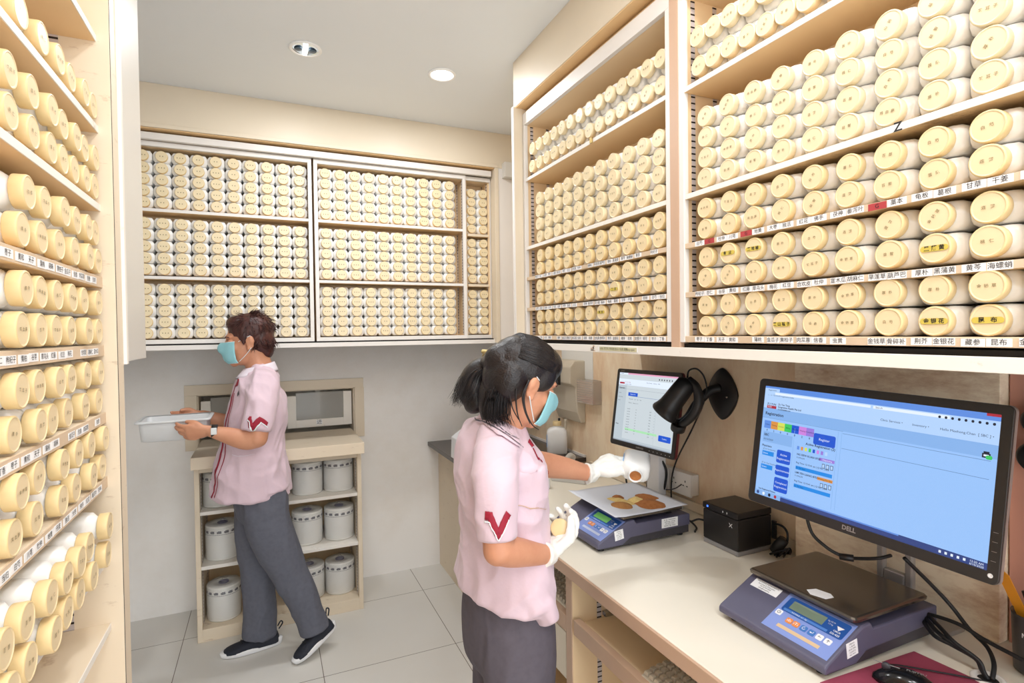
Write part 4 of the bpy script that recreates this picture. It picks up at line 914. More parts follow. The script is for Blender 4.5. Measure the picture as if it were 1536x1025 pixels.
def herb_bottle(name, label, M, wd=.078, dp=.052, ht=.135, capped=True, stripe=True):
    """upright square-shouldered bottle built along local z, then placed with matrix M"""
    t = bpy.data.objects.new(name, None); COL.objects.link(t); t.matrix_world = M; tag(t, label, 'bottle')
    t.matrix_basis = M
    R = [superring(wd * .9, dp * .85, .0, 28, 4), superring(wd, dp, .006, 28, 4.5), superring(wd, dp, ht * .70, 28, 4.5), superring(wd * .95, dp * .95, ht * .78, 28, 3.6), superring(wd * .75, dp * .85, ht * .85, 28, 2.6), superring(.044, .042, ht * .885, 28, 2), superring(.042, .042, ht * .92, 28, 2), superring(.042, .042, ht * 1.0, 28, 2)]
    R = [[(x, z_, y) for x, y, z_ in r] for r in R]
    b = MB(); b.rings([list(reversed(r)) for r in R], 'jar_white', True, True, not True); 
    if not capped:
        b.rings([[(rr * math.cos(-2 * PI * j / 28), rr * math.sin(-2 * PI * j / 28), z_) for j in range(28)] for rr, z_ in ((.021, ht), (.0185, ht), (.018, ht - .015))], 'jar_white', True, False, False)
        b.rings([[(rr * math.cos(-2 * PI * j / 28), rr * math.sin(-2 * PI * j / 28), z_) for j in range(28)] for rr, z_ in ((.018, ht - .006), (.0001, ht - .007))], 'powder_brown', True, False, False)
    b.build('body', t, local=True)
    if capped: MB().lathe([(.0235, ht * .93), (.0245, ht * .94), (.0245, ht * 1.06), (.022, ht * 1.08), (.001, ht * 1.08)], 'cap_side', 28).build('cap', t, local=True)
    b = MB(); b.box(-wd / 2 - .0006, -wd / 2 + .001, -dp * .36, dp * .36, ht * .22, ht * .64, 'scr_lab'); b.build('label', t, local=True)
    return t
mat('scr_lab', (110, 172, 226), .5)
herb_bottle('medicine_bottle', 'white square bottle with cream cap and blue label on dark counter', Matrix.Translation((1.505, 2.76, .8)) @ Matrix.Rotation(-.55, 4, 'Z'), .115, .075, .172)
dv = thing('time_clock', 'grey and white wall-mounted clocking terminal with dark screen above phone', 'device', (1.56, 2.72, 1.1))
b = MB(); b.prism([(1.599, 1.335), (1.53, 1.335), (1.50, 1.30), (1.50, 1.21), (1.535, 1.19), (1.545, 1.05), (1.57, .99), (1.599, .99)], 1, 2.60, 2.86, 'kb_beige'); b.build('housing', dv, bevel=.006)
b = MB(); b.prism([(1.5, 1.33), (1.47, 1.315), (1.478, 1.20), (1.50, 1.195)], 1, 2.70, 2.90, 'black'); b.build('display_frame', dv, bevel=.004)
MB().box(1.468, 1.472, 2.72, 2.88, 1.225, 1.295, 'lcd').build('display', dv, bevel=.001)
b = MB(); b.tube([(1.52, 2.76, 1.0), (1.525, 2.775, .93), (1.53, 2.79, .815)], .007, 'black'); b.build('lower_arm', dv)
b = MB(); b.tube([(1.54, 2.72, 1.0), (1.545, 2.735, .93), (1.55, 2.75, .815)], .008, 'kb_beige'); b.build('lower_arm', dv)
mat('notice_white', (238, 236, 230), .7)
tag(MB().box(1.597, 1.5995, 2.52, 2.86, 1.16, 1.428, 'notice_white').build('wall_notice'), 'pale paper sheet taped to the wall behind the clocking terminal', 'paper')
mat('clear_plastic', (214, 200, 186), .15, alpha=.45)
ah = thing('card_holder', 'small clear perforated plastic holder with red card on right wall', 'holder', (1.565, 2.53, 1.11))
b = MB(); y0, y1 = 2.44, 2.62; z0, z1 = 1.11, 1.235
b.box(1.545, 1.547, y0, y1, z0, z1, 'clear_plastic'); b.box(1.596, 1.598, y0, y1, z0, z1, 'clear_plastic'); b.box(1.547, 1.596, y0, y0 + .002, z0, z1, 'clear_plastic'); b.box(1.547, 1.596, y1 - .002, y1, z0, z1, 'clear_plastic'); b.box(1.547, 1.596, y0, y1, z0, z0 + .002, 'clear_plastic'); b.build('tray', ah)
b = MB()
for i in range(14):
    for j in range(9): b.box(1.5440, 1.5448, y0 + .012 + i * .012, y0 + .016 + i * .012, z0 + .012 + j * .0125, z0 + .016 + j * .0125, 'desk_edge')
b.build('perforations', ah)
mat('red_card', (214, 96, 96), .6); MB().box(1.56, 1.57, y0 + .02, y0 + .12, z0 + .003, z0 + .035, 'red_card').build('red_card', ah)
tb = thing('storage_box', 'white plastic box with dark blue rim behind the ponytailed worker', 'box', (1.02, 2.86, .8))
mat('box_white', (238, 238, 240), .4); mat('rim_blue', (60, 84, 140), .4)
MB().prism([(.93, .80), (1.16, .80), (1.17, .95), (.985, .95), (.935, .915)], 1, 2.78, 2.95, 'box_white').build('body', tb, bevel=.004)
b = MB(); b.tube([(.932, 2.778, .803), (.934, 2.778, .913), (.985, 2.778, .950), (1.165, 2.778, .950)], .003, 'rim_blue', 6, spline=False); b.build('rim', tb)
tag(MB().prism([(1.155, .752), (1.215, .752), (1.215, .80), (1.165, .80)], 1, 2.30, 2.40, 'box_white').build('small_box', bevel=.004), 'small white plastic box on the desk in front of the phone', 'box')
# ------------------------------------------------------------------ mouse corner
mat('mouse_pad', (158, 66, 88), .7, var=.2, vscale=18)
tag(MB().prism([(1.05, .785), (1.345, .770), (1.37, .42), (1.06, .44)], 2, DT + .0002, DT + .003, 'mouse_pad').build('mouse_pad'), 'dull crimson mouse pad at the lower right of the desk', 'mouse pad')
ms = thing('computer_mouse', 'glossy black computer mouse on the crimson pad', 'mouse', (1.195, .700, DT + .003), .42)
R = []
for i in range(13):
    q = i / 12; x = -.032 + .064 * q
    R.append(q)
b = MB(); R = []
for q in [0, .04, .12, .25, .4, .55, .7, .82, .92, .97, 1]:
    y = -.058 + .116 * q; w = .033 * (math.sin(PI * min(max(q, .015), .985)) ** .42); h = .036 * (math.sin(PI * (min(max(q, .015), .985) ** .85)) ** .55)
    R.append([(w * math.cos(PI * j / 10) if j <= 10 else 0, y, h * math.sin(PI * j / 10) + .001) for j in range(11)] + [(-w + 2 * w * k / 4, y, .0005) for k in (1, 2, 3)])
b.rings(R, 'black_gloss', True); b.build('body', ms, local=True)
b = MB(); b.box(-.0006, .0006, .010, .057, .034, .0352, 'printer_grey'); b.lathe([(.001, -.003), (.008, -.003), (.008, .003), (.001, .003)], 'scale_base', 16, M=Matrix.Translation((0, .034, .030)) @ Euler((0, PI / 2, 0)).to_matrix().to_4x4()); b.build('wheel', ms, local=True)
b = MB(); b.text('FUJITSU', .010, 'printer_grey', face_mat((0, -.018, .0368), (0, -1, .02), (1, 0, 0)), bold=.01); b.build('lettering', ms, local=True)
b = MB(); b.tube([(1.222, .752, DT + .014), (1.25, .742, DT + .010), (1.30, .70, DT + .007), (1.34, .655, DT + .008), (1.37, .62, DT + .006), (1.385, .58, DT + .006)], .0018, 'black_rubber'); b.build('cable', ms)
gr = thing('cable_grommet', 'round clear plastic cable grommet set in the desk', 'grommet', (1.378, .643, DT))
MB().lathe([(.020, .0), (.030, 0), (.031, .004), (.028, .007), (.022, .007), (.020, .003), (.018, .001)], 'socket_white', 28, cap0=False, cap1=False).build('ring', gr, local=True)
MB().lathe([(.021, .0012), (.001, .0012)], 'dark_gap', 24, cap0=False).build('hole', gr, local=True)
cable('power_cable', 'single black cable dropping from the big monitor into the grommet', [(1.36, .80, .955), (1.42, .775, .89), (1.45, .75, .845), (1.45, .712, .807), (1.44, .675, .79), (1.41, .648, .775), (1.383, .638, .752)], .0045)
cable('power_cable', 'black cable crossing behind the pen cup', [(1.42, .80, .812), (1.42, .764, .820), (1.42, .716, .823), (1.42, .666, .812), (1.42, .61, .805), (1.42, .52, .79)], .0045)
for k, (o, lb) in enumerate(((0, 'upper of the three bundled black cables beside the scale'), (.008, 'middle of the three bundled black cables beside the scale'), (.016, 'lower of the three bundled black cables beside the scale'))):
    cable('power_cable', lb, [(1.43 - o, .795, .815 - o * .6), (1.39 - o, .74 + o * .3, .812 - o), (1.37, .70 + o * .4, .802 - o * .5), (1.375, .66 + o * .3, .785), (1.376, .650 + o * .2, .765), (1.377, .643, .752)], .0045)
b = MB(); b.tube([(1.27, .99, 1.02), (1.275, .975, .97), (1.285, .948, .945), (1.30, .925, .930), (1.315, .905, .925), (1.325, .88, .93), (1.33, .84, .945), (1.36, .83, .95)], .004, 'black_rubber'); b.lathe([(.001, -.016), (.008, -.015), (.0085, .015), (.001, .016)], 'black', 14, M=Matrix.Translation((1.312, .908, .925)) @ Euler((1.5, 0, .5)).to_matrix().to_4x4())
tag(b.build('video_cable'), 'black video cable with ferrite lump under the big monitor', 'cable')
pc = thing('pen_cup', 'dark grey pen cup with white oval logo by the right edge', 'cup', (1.498, .612, DT))
mat('cup_dark', (72, 68, 68), .3)
b = MB(); b.lathe([(.034, 0), (.038, .004), (.042, .122), (.0435, .128), (.041, .128), (.0395, .122), (.035, .006), (.001, .005)], 'cup_dark', 36, cap1=False); b.build('cup', pc, local=True)
b = MB()
for k, ch in enumerate('NISTAR'):
    a = PI + .75 - .18 * k + .0
    b.text(ch, .0135, 'btn_white', face_mat((.0418 * math.cos(a + .15), .0418 * math.sin(a + .15), .088), (-math.sin(a + .15) * -1, math.cos(a + .15) * -1, 0), (0, 0, 1)) if False else face_mat((.0418 * math.cos(3.05 + .26 * k), .0418 * math.sin(3.05 + .26 * k), .088), (-math.sin(3.05 + .26 * k), math.cos(3.05 + .26 * k), 0), (0, 0, 1)), bold=.02)
for j in range(24):
    a = 2 * PI * j / 24; a2 = 2 * PI * (j + 1) / 24
    def pt(q, r): th = 3.55 + q[0]; return (r * math.cos(th), r * math.sin(th), .104 + q[1])
    b.add([pt((.42 * math.cos(a), .007 * math.sin(a)), .0419), pt((.42 * math.cos(a2), .007 * math.sin(a2)), .0419), pt((.34 * math.cos(a2), .005 * math.sin(a2)), .0419), pt((.34 * math.cos(a), .005 * math.sin(a)), .0419)], [(0, 1, 2, 3)], 'btn_white')
b.build('lettering', pc, local=True)
mat('ruler_orange', (228, 150, 36), .4)
b = MB(); b.prism([(-.010, 0), (.010, 0), (.010, .20), (-.004, .206), (-.010, .196)], 0, -.0015, .0015, 'ruler_orange'); o = b.build('plastic_cutter'); o.location = (1.500, .588, DT + .010); o.rotation_euler = (-.44, 0, 0); tag(o, 'flat orange plastic ruler standing in the pen cup', 'ruler')
b = MB(); b.tube([(1.515, .592, DT + .012), (1.512, .638, DT + .165)], .007, 'black', 10, spline=False); tag(b.build('marker_pen'), 'black marker pen leaning in the pen cup behind the orange ruler', 'pen')
hs = thing('headset', 'black headset hanging on the wall at the right edge of picture', 'headset', (1.55, .60, 1.2))
b = MB()
b.lathe([(.001, -.014), (.034, -.012), (.040, 0), (.034, .014), (.001, .016)], 'black', 28, M=Matrix.Translation((1.545, .628, 1.205)) @ Euler((0, 1.3, .2)).to_matrix().to_4x4()); b.build('ear_cup', hs)
b = MB(); b.lathe([(.001, -.014), (.030, -.012), (.036, 0), (.030, .014), (.001, .016)], 'black', 28, M=Matrix.Translation((1.562, .632, 1.283)) @ Euler((0, 1.3, .2)).to_matrix().to_4x4()); b.build('ear_cup', hs)
b = MB(); b.tube([(1.56, .62, 1.305), (1.572, .585, 1.32), (1.578, .55, 1.29), (1.57, .545, 1.22), (1.555, .60, 1.19)], .007, 'black', 10); b.build('headband', hs)
# ------------------------------------------------------------------ people
stained('skin', (212, 152, 120), (196, 130, 100), .6, .4, .75, 14, .5)
mat('shirt_pink', (221, 196, 208), .75, var=.04, vscale=10, bump=.9, bscale=16, sheen=.2)
mat('shirt_white', (232, 222, 232), .75)
mat('maroon', (152, 22, 48), .7)
mat('trouser_grey', (98, 100, 112), .85, var=.12, vscale=60, bump=.8, bscale=14)
mat('trouser_dark', (92, 86, 96), .85, var=.12, vscale=60, bump=.8, bscale=12)
mat('shoe_navy', (34, 38, 50), .75, bump=.5, bscale=260)
mat('shoe_sole', (240, 240, 242), .5)
stained('hair_brown', (84, 42, 36), (40, 20, 19), .9, .35, .65, 50, .45, (1, 1, .3))
mat('hair_black', (26, 20, 22), .36, bump=.35, bscale=220)
mat('mask_teal', (150, 208, 218), .7, bump=.25, bscale=40)
mat('mask_white', (236, 242, 244), .7)
mat('glove', (240, 238, 232), .5, bump=.4, bscale=55)
mat('watch_face', (220, 224, 226), .15)
mat('eye_dark', (40, 24, 22), .4)
mat('clip_gold', (214, 196, 140), .35, metal=.5)
def frame(t, side):
    t = t.normalized(); s_ = (Vector(side) - t * Vector(side).dot(t))
    if s_.length < 1e-4: s_ = t.orthogonal()
    s_.normalize(); return s_, t.cross(s_)
def loft(b, pts, rads, side, m='skin', n=22, sub=5, caps=(1, 1)):
    """closed tube through pts; rads = (radius along side, radius across it) per point; rounded ends"""
    P = [Vector(p) for p in pts]; Rr = [(r, r) if not isinstance(r, tuple) else r for r in rads]
    if len(P) > 2:
        C = catmull(P, sub); RR = catmull([(a, c, 0) for a, c in Rr], sub)
    else:
        C = [P[0].lerp(P[1], i / sub) for i in range(sub + 1)]; RR = [Vector((Rr[0][0], Rr[0][1], 0)).lerp(Vector((Rr[1][0], Rr[1][1], 0)), i / sub) for i in range(sub + 1)]
    R = []
    def ring(c, t, a, d):
        s_, q = frame(t, side)
        return [c + s_ * (a * math.cos(2 * PI * j / n)) + q * (d * math.sin(2 * PI * j / n)) for j in range(n)]
    t0 = (C[1] - C[0]).normalized(); t1 = (C[-1] - C[-2]).normalized()
    if caps[0]:
        for k in (.02, .5, .8, .95):
            rr = min(RR[0].x, RR[0].y) * caps[0]; R.append(ring(C[0] - t0 * rr * math.sqrt(1 - k * k), t0, RR[0].x * k, RR[0].y * k))
    for i, c in enumerate(C):
        t = (C[min(i + 1, len(C) - 1)] - C[max(i - 1, 0)]); R.append(ring(c, t, RR[i].x, RR[i].y))
    if caps[1]:
        for k in (.95, .8, .5, .02):
            rr = min(RR[-1].x, RR[-1].y) * caps[1]; R.append(ring(C[-1] + t1 * rr * math.sqrt(1 - k * k), t1, RR[-1].x * k, RR[-1].y * k))
    b.rings(R, m, True)
def ell(b, c, r, m='skin', rot=None, M=None, n=20):
    R = []
    for i in range(1, 12):
        a = PI * i / 12
        R.append([Vector((r[0] * math.sin(a) * math.cos(2 * PI * j / n), r[1] * math.sin(a) * math.sin(2 * PI * j / n), -r[2] * math.cos(a))) for j in range(n)])
    T = Matrix.Translation(c) @ (Euler(rot).to_matrix().to_4x4() if rot else Matrix())
    if M is not None: T = M @ T
    b.rings(R, m, True, True, True, T)
def remesh(b, name, parent, voxel, smooth=6, fac=.5, disp=None):
    """fuse all closed pieces of b into one continuous surface"""
    o = b.build(name); me = o.data
    r = o.modifiers.new('r', 'REMESH'); r.mode = 'VOXEL'; r.voxel_size = voxel; r.use_smooth_shade = True
    s_ = o.modifiers.new('s', 'SMOOTH'); s_.factor = fac; s_.iterations = smooth
    COL.objects.unlink(o); nm = baked(o); COL.objects.link(o)
    nm.name = name; o.modifiers.clear(); o.data = nm
    nm.materials.clear(); nm.materials.append(MATS[b.mats[0]]); nm.polygons.foreach_set('material_index', [0] * len(nm.polygons)); nm.polygons.foreach_set('use_smooth', [True] * len(nm.polygons))
    if disp:
        nn = [v.normal.copy() for v in nm.vertices]; cc = []
        for v, k in zip(nm.vertices, nn): cc.extend(v.co + k * disp(v.co))
        nm.vertices.foreach_set('co', cc)
    nm.update(); bpy.data.meshes.remove(me)
    if parent is not None: o.parent = parent; o.matrix_parent_inverse = wmat(parent).inverted()
    return o
def head_matrix(c, fwd, tilt=0.0, roll=0.0, s=1.0):
    f = Vector((fwd[0], fwd[1], 0)).normalized(); l = Vector((0, 0, 1)).cross(f); u = Vector((0, 0, 1))
    f2 = f * math.cos(tilt) - u * math.sin(tilt); u2 = f2.cross(l).normalized()
    l2 = l * math.cos(roll) + u2 * math.sin(roll); u3 = f2.cross(l2)
    return Matrix(((f2.x * s, l2.x * s, u3.x * s, c[0]), (f2.y * s, l2.y * s, u3.y * s, c[1]), (f2.z * s, l2.z * s, u3.z * s, c[2]), (0, 0, 0, 1)))
def head(b, M):
    ell(b, (-.012, 0, .035), (.092, .074, .080), M=M); ell(b, (.028, 0, -.028), (.058, .058, .078), M=M)
    ell(b, (.028, 0, -.072), (.050, .046, .036), M=M); ell(b, (.066, 0, -.092), (.019, .022, .017), M=M)
    ell(b, (.070, 0, .028), (.020, .046, .014), M=M)
    for s in (-1, 1):
        ell(b, (.056, s * .036, -.022), (.024, .020, .022), M=M); ell(b, (.070, s * .031, .004), (.013, .016, .010), M=M)
        ell(b, (-.006, s * .073, -.006), (.017, .007, .030), rot=(0, .15, 0), M=M); ell(b, (-.014, s * .079, .004), (.012, .006, .020), rot=(0, .2, 0), M=M); ell(b, (.0, s * .074, -.030), (.009, .006, .011), M=M)
    b2 = MB(); loft(b2, [(.082, 0, .018), (.092, 0, -.004), (.101, 0, -.022), (.088, 0, -.032)], [.006, .008, .012, .011], (0, 1, 0), n=12)
    b.rings_from = None
    o = len(b.v); b.v.extend([M @ v for v in b2.v]); b.f.extend([tuple(i + o for i in f) for f in b2.f]); b.mi.extend([b.mid('skin')] * len(b2.f)); b.sm.extend(b2.sm)
    for z, r in ((-.055, .0085), (-.066, .009)): ell(b, (.083, 0, z), (r, .022, .0065), M=M)
def hand(b, wrist, fwd, palm, thumb_side, curl, m='skin', s=1.0, thumb=None, spread=.004, lens=(.066, .074, .070, .055)):
    """wrist point, direction of the fingers, palm normal (towards the held thing); thumb_side = +1/-1 along fwd x palm"""
    f = Vector(fwd).normalized(); p = Vector(palm); p = (p - f * p.dot(f)).normalized(); t = f.cross(p) * thumb_side
    W = Vector(wrist)
    loft(b, [W, W + f * .035 * s, W + f * .078 * s], [(.024 * s, .017 * s), (.034 * s, .016 * s), (.038 * s, .0125 * s)], t, m, n=16, sub=4)
    for k in range(4):
        off = (1.5 - k) * (.0185 * s + spread * .4)
        base = W + f * (.074 - .004 * abs(k - 1)) * s + t * off
        c = curl[k] if isinstance(curl, (list, tuple)) else curl
        L = lens[k] * s; pts = [base - f * .012 * s, base]; d = f.copy(); pos = base.copy()
        for q, (fr, cc) in enumerate(((.45, .75), (.32, 1.0), (.23, .8))):
            a = c * cc; d = (d * math.cos(a) + p * math.sin(a)).normalized() if q == 0 else None or (d * math.cos(a) + (p - d * p.dot(d)).normalized() * math.sin(a)).normalized()
            pos = pos + (d + t * (off * .0)) * L * fr; pts.append(pos.copy())
        loft(b, pts, [.0095 * s, .0095 * s, .0090 * s, .0082 * s, .0070 * s], t, m, n=10, sub=3)
    tb = W + f * .022 * s + t * .020 * s
    if thumb is None: thumb = [(.022, .024, .006), (.045, .030, .016), (.066, .026, .026)]
    pts = [tb - t * .008 * s] + [tb + f * a * s + t * c_ * s * .8 + p * d_ * s for a, c_, d_ in thumb]
    loft(b, pts, [.014 * s, .0135 * s, .0110 * s, .0085 * s], p, m, n=12, sub=3)
def strands(b, M, count, gen, m, w=.0011, nseg=5, seed=3):
    r = random.Random(seed)
    for i in range(count):
        pts = gen(r)
        P = [M @ Vector(p) for p in pts]; n_ = len(P)
        R = []; ph = r.uniform(0, 6.28)
        for k, p in enumerate(P):
            t = (P[min(k + 1, n_ - 1)] - P[max(k - 1, 0)]); 
            if t.length < 1e-6: t = Vector((0, 0, 1))
            a, q = frame(t, (.3, .2, .9)); ww = w * (1 - .85 * k / (n_ - 1)) * r.uniform(.8, 1.2)
            R.append([p + a * ww * math.cos(2 * PI * j / 3 + ph) + q * ww * math.sin(2 * PI * j / 3 + ph) for j in range(3)])
        b.rings(R, m, True)
def wrinkle(sc, amp, seed=0, zs=1.0):
    def f(co):
        p = Vector((co.x * sc + seed, co.y * sc, co.z * sc * zs))
        return amp * (noise.noise(p) + .5 * noise.noise(p * 2.1))
    return f
def folds(sc, amp, seed=0, zs=1.0):
    """cloth folds: sharp valleys between soft swells, bent by a slower noise"""
    def f(co):
        w = noise.noise(co * 4.0 + Vector((seed, 3, 1))) * .12
        p = Vector(((co.x + w) * sc + seed, (co.y - w) * sc, (co.z + w * .8) * sc * zs))
        a = 1 - 2.6 * abs(noise.noise(p)); q = 1 - 2.6 * abs(noise.noise(p * 1.9 + Vector((7, 1, 4))))
        return amp * (.7 * a + .4 * q - .5)
    return f
def patch(b, fn, nu, nv, m, thick=0):
    vs = [fn(i / nu, j / nv) for i in range(nu + 1) for j in range(nv + 1)]
    fs = [(i * (nv + 1) + j, (i + 1) * (nv + 1) + j, (i + 1) * (nv + 1) + j + 1, i * (nv + 1) + j + 1) for i in range(nu) for j in range(nv)]
    b.add(vs, fs, m, True)
def shrink(o, target, off):
    """drop a thin trim piece onto a garment surface"""
    from mathutils.bvhtree import BVHTree
    bm = BVHTree.FromPolygons([v.co.copy() for v in target.data.vertices], [tuple(p.vertices) for p in target.data.polygons])
    for v in o.data.vertices:
        loc, nor, i_, d_ = bm.find_nearest(v.co)
        v.co = loc + nor * off
    o.data.update()
def strip_on(name, parent, target, path, widths, m, off=.0022, sub=8, normal=None, sharp=False):
    """ribbon following a path, pressed onto the target garment"""
    if sharp:
        P = [Vector(path[i]).lerp(Vector(path[i + 1]), k / sub) for i in range(len(path) - 1) for k in range(sub)] + [Vector(path[-1])]
    else: P = catmull(path, sub) if len(path) > 2 else [Vector(path[0]).lerp(Vector(path[1]), i / sub) for i in range(sub + 1)]
    vs = []; n_ = len(P)
    for i, p in enumerate(P):
        t = (P[min(i + 1, n_ - 1)] - P[max(i - 1, 0)]).normalized(); q = t.cross(Vector(normal)).normalized()
        w = widths if not isinstance(widths, (list, tuple)) else widths[0] + (widths[1] - widths[0]) * i / (n_ - 1)
        for k in range(4): vs.append(p + q * w * (k / 3 - .5))
    fs = [(4 * i + k, 4 * i + k + 1, 4 * i + k + 5, 4 * i + k + 4) for i in range(n_ - 1) for k in range(3)]
    o = MB().add(vs, fs, m, True).build(name, parent); shrink(o, target, off)
    md = o.modifiers.new('s', 'SOLIDIFY'); md.thickness = .0012; md.offset = 0
    return o
# ================================================================== worker at the back, facing left
p1 = thing('person', 'short-haired worker in pink shirt and grey trousers carrying a white tray, walking left', 'person', (.0, 2.79, 0))
S = (0, 1, 0)
b = MB()
M1h = head_matrix((-0.0783, 2.7900, 1.4715), (-1, -.03), .10, 0, 1.0)
head(b, M1h)
loft(b, [(-0.0622, 2.7900, 1.4467), (-0.0413, 2.7900, 1.3817), (-0.0258, 2.7900, 1.3164)], [(.054, .054), (.052, .056), (.06, .06)], S)
# trunk
loft(b, [(-0.0174, 2.7900, 1.3130), (-0.0448, 2.7900, 1.2004), (-0.0539, 2.7900, 1.0162), (-0.0464, 2.7900, 0.8301), (-0.0427, 2.7900, 0.7304)], [(.09, .045), (.12, .065), (.115, .065), (.115, .06), (.10, .05)], S)
NSH = (-0.0117, 2.6400, 1.2936); NEL = (-0.0443, 2.5600, 1.0613); NWR = (-0.2145, 2.5850, 1.1002)
loft(b, [(-0.0153, 2.6300, 1.2450), (-0.0216, 2.5900, 1.1776), NEL], [(.034, .036), (.036, .038), (.039, .041)], S)
loft(b, [NEL, (-0.0904, 2.5700, 1.0581), (-0.1605, 2.5800, 1.0824), NWR], [(.036, .040), (.038, .042), (.032, .034), (.027, .023)], S)
FSH = (-0.0337, 2.9400, 1.2711); FEL = (-0.0630, 3.0000, 1.0299); FWR = (-0.2799, 2.9300, 1.1250)
loft(b, [(-0.0348, 2.9400, 1.2160), FEL], [.036, .038], S); loft(b, [FEL, (-0.1687, 2.9600, 1.0806), FWR], [.040, .036, .026], S)
hand(b, (-0.2242, 2.5860, 1.1064), (-1, .12, -.06), (.10, .75, .35), -1, [.38, .42, .45, .5], s=.98, thumb=[(.024, .016, .010), (.044, .020, .022), (.062, .018, .032)])
hand(b, (-0.2826, 2.9300, 1.1283), (-1, -.2, -.10), (.05, -.85, .35), 1, [.35, .4, .45, .5], s=.95, thumb=[(.024, .016, .006), (.044, .020, .016), (.062, .018, .024)])
# legs: front leg planted, back leg pushing off on its toes
FH = Vector((-0.0379, 2.8600, 0.7167)); BH = Vector((-0.0092, 2.7100, 0.7238))
FK = (-0.0441, 2.8600, 0.3990); FA = (-0.0443, 2.8700, 0.0902)
BK = (0.0587, 2.7200, 0.4649); BA = (0.1977, 2.7200, 0.1392)
loft(b, [FH, FK, FA], [.055, .042, .034], S); loft(b, [BH, BK, BA], [.055, .042, .034], S)
body1 = remesh(b, 'body', p1, .0036, 5)
# trousers
b = MB()
loft(b, [(-0.0613, 2.7900, 0.9244), (-0.0467, 2.7900, 0.8146), (-0.0401, 2.7900, 0.7208)], [(.135, .09), (.158, .108), (.155, .108)], S, 'trouser_grey')
loft(b, [(-0.0548, 2.8600, 0.7349), (-0.0664, 2.8700, 0.5906), (-0.0621, 2.8700, 0.3665), (-0.0545, 2.8800, 0.1681), (-0.0594, 2.8800, 0.0630)], [(.088, .098), (.084, .092), (.068, .076), (.064, .072), (.066, .078)], S, 'trouser_grey', caps=(1, .25))
loft(b, [(-0.0247, 2.7100, 0.7713), (-0.0054, 2.7100, 0.6323), (0.0663, 2.7200, 0.4172), (0.1408, 2.7200, 0.2464), (0.1794, 2.7200, 0.1150)], [(.090, .104), (.086, .100), (.072, .082), (.062, .070), (.064, .070)], S, 'trouser_grey', caps=(1, .25))
trouser1 = remesh(b, 'trousers', p1, .006, 6, disp=folds(8, .008, 3, .45))
# shirt with two sleeves
b = MB()
loft(b, [(-0.0252, 2.7900, 1.3473), (-0.0289, 2.7900, 1.2981), (-0.0411, 2.7900, 1.2463), (-0.0488, 2.7900, 1.1390), (-0.0650, 2.7900, 1.0172), (-0.0730, 2.7900, 0.8949), (-0.0753, 2.7900, 0.7781)], [(.075, .062), (.150, .082), (.178, .112), (.172, .136), (.166, .132), (.180, .158), (.186, .176)], S, 'shirt_pink', caps=(.4, .12))
loft(b, [(-0.0216, 2.7900, 0.9512), (-0.0019, 2.7900, 0.7997)], [(.165, .085), (.178, .098)], S, 'shirt_pink', caps=(.6, .10))
loft(b, [(-0.0145, 2.6800, 1.2936), (-0.0235, 2.6300, 1.2309), (-0.0403, 2.5850, 1.1509), (-0.0489, 2.5700, 1.0940)], [(.060, .064), (.062, .066), (.060, .064), (.058, .062)], S, 'shirt_pink', caps=(1, .12))
loft(b, [(-0.0229, 2.7500, 1.3068), (-0.0150, 2.6800, 1.2698), (-0.0212, 2.6400, 1.2151)], [(.058, .060), (.060, .064), (.060, .064)], S, 'shirt_pink')
loft(b, [(-0.0274, 2.9000, 1.2772), (-0.0416, 2.9600, 1.1817), (-0.0563, 2.9900, 1.0607)], [(.060, .062), (.060, .062), (.054, .055)], S, 'shirt_pink', caps=(1, .12))
shirt1 = remesh(b, 'shirt', p1, .0055, 6, disp=folds(8, .010, 5, .7))
# collar, placket, sleeve trim, badge
b = MB()
c0 = Vector((-0.0334, 2.7900, 1.3568))
def col1(u, v):
    a = -PI * .86 + 2 * PI * .86 * u
    r1, r2 = .066 + .016 * v, .064 + .022 * v
    return c0 + Vector((r1 * math.cos(a) - .004 + (-.018 * v if abs(a) > 2 else 0), r2 * math.sin(a), .018 - .040 * v - .020 * (1 - math.cos(a)) * .8))
patch(b, col1, 40, 4, 'shirt_white'); cl = b.build('collar', p1); md = cl.modifiers.new('s', 'SOLIDIFY'); md.thickness = .003
b = MB(); b.tube([col1(i / 20, 1.02) for i in range(21)], .0014, 'trouser_dark', 6, sub=2); b.build('collar_piping', cl)
strip_on('placket', p1, shirt1, [(-0.1303, 2.7200, 1.2961), (-0.1524, 2.7100, 1.2158), (-0.1727, 2.7100, 1.1145), (-0.1831, 2.7100, 0.9835), (-0.2060, 2.7100, 0.8690), (-0.2204, 2.7100, 0.7948)], .010, 'maroon', normal=(-1, -.4, 0))
strip_on('collar_facing', p1, shirt1, [(-0.1321, 2.7100, 1.3146), (-0.1376, 2.7000, 1.2804)], [.034, .018], 'maroon', normal=(-1, -.4, 0))
strip_on('placket_edge', p1, shirt1, [(-0.1357, 2.7000, 1.2451), (-0.1576, 2.6900, 1.1600), (-0.1663, 2.6900, 0.9858), (-0.1892, 2.6900, 0.8717), (-0.2035, 2.6900, 0.7979)], .003, 'maroon', normal=(-1, -.6, 0))
V1 = [(-0.0966, 2.5200, 1.1668), (-0.0794, 2.5200, 1.1572), (-0.0628, 2.5200, 1.1115), (-0.0319, 2.5200, 1.1480), (0.0007, 2.5200, 1.1230)]
strip_on('sleeve_trim', p1, shirt1, V1, .021, 'maroon', normal=(0, -1, 0), sub=6, sharp=True)
strip_on('sleeve_piping', p1, shirt1, [Vector(q) + Vector((.002, 0, -.014)) for q in V1], .004, 'mask_white', normal=(0, -1, 0), sub=6, sharp=True, off=.003)
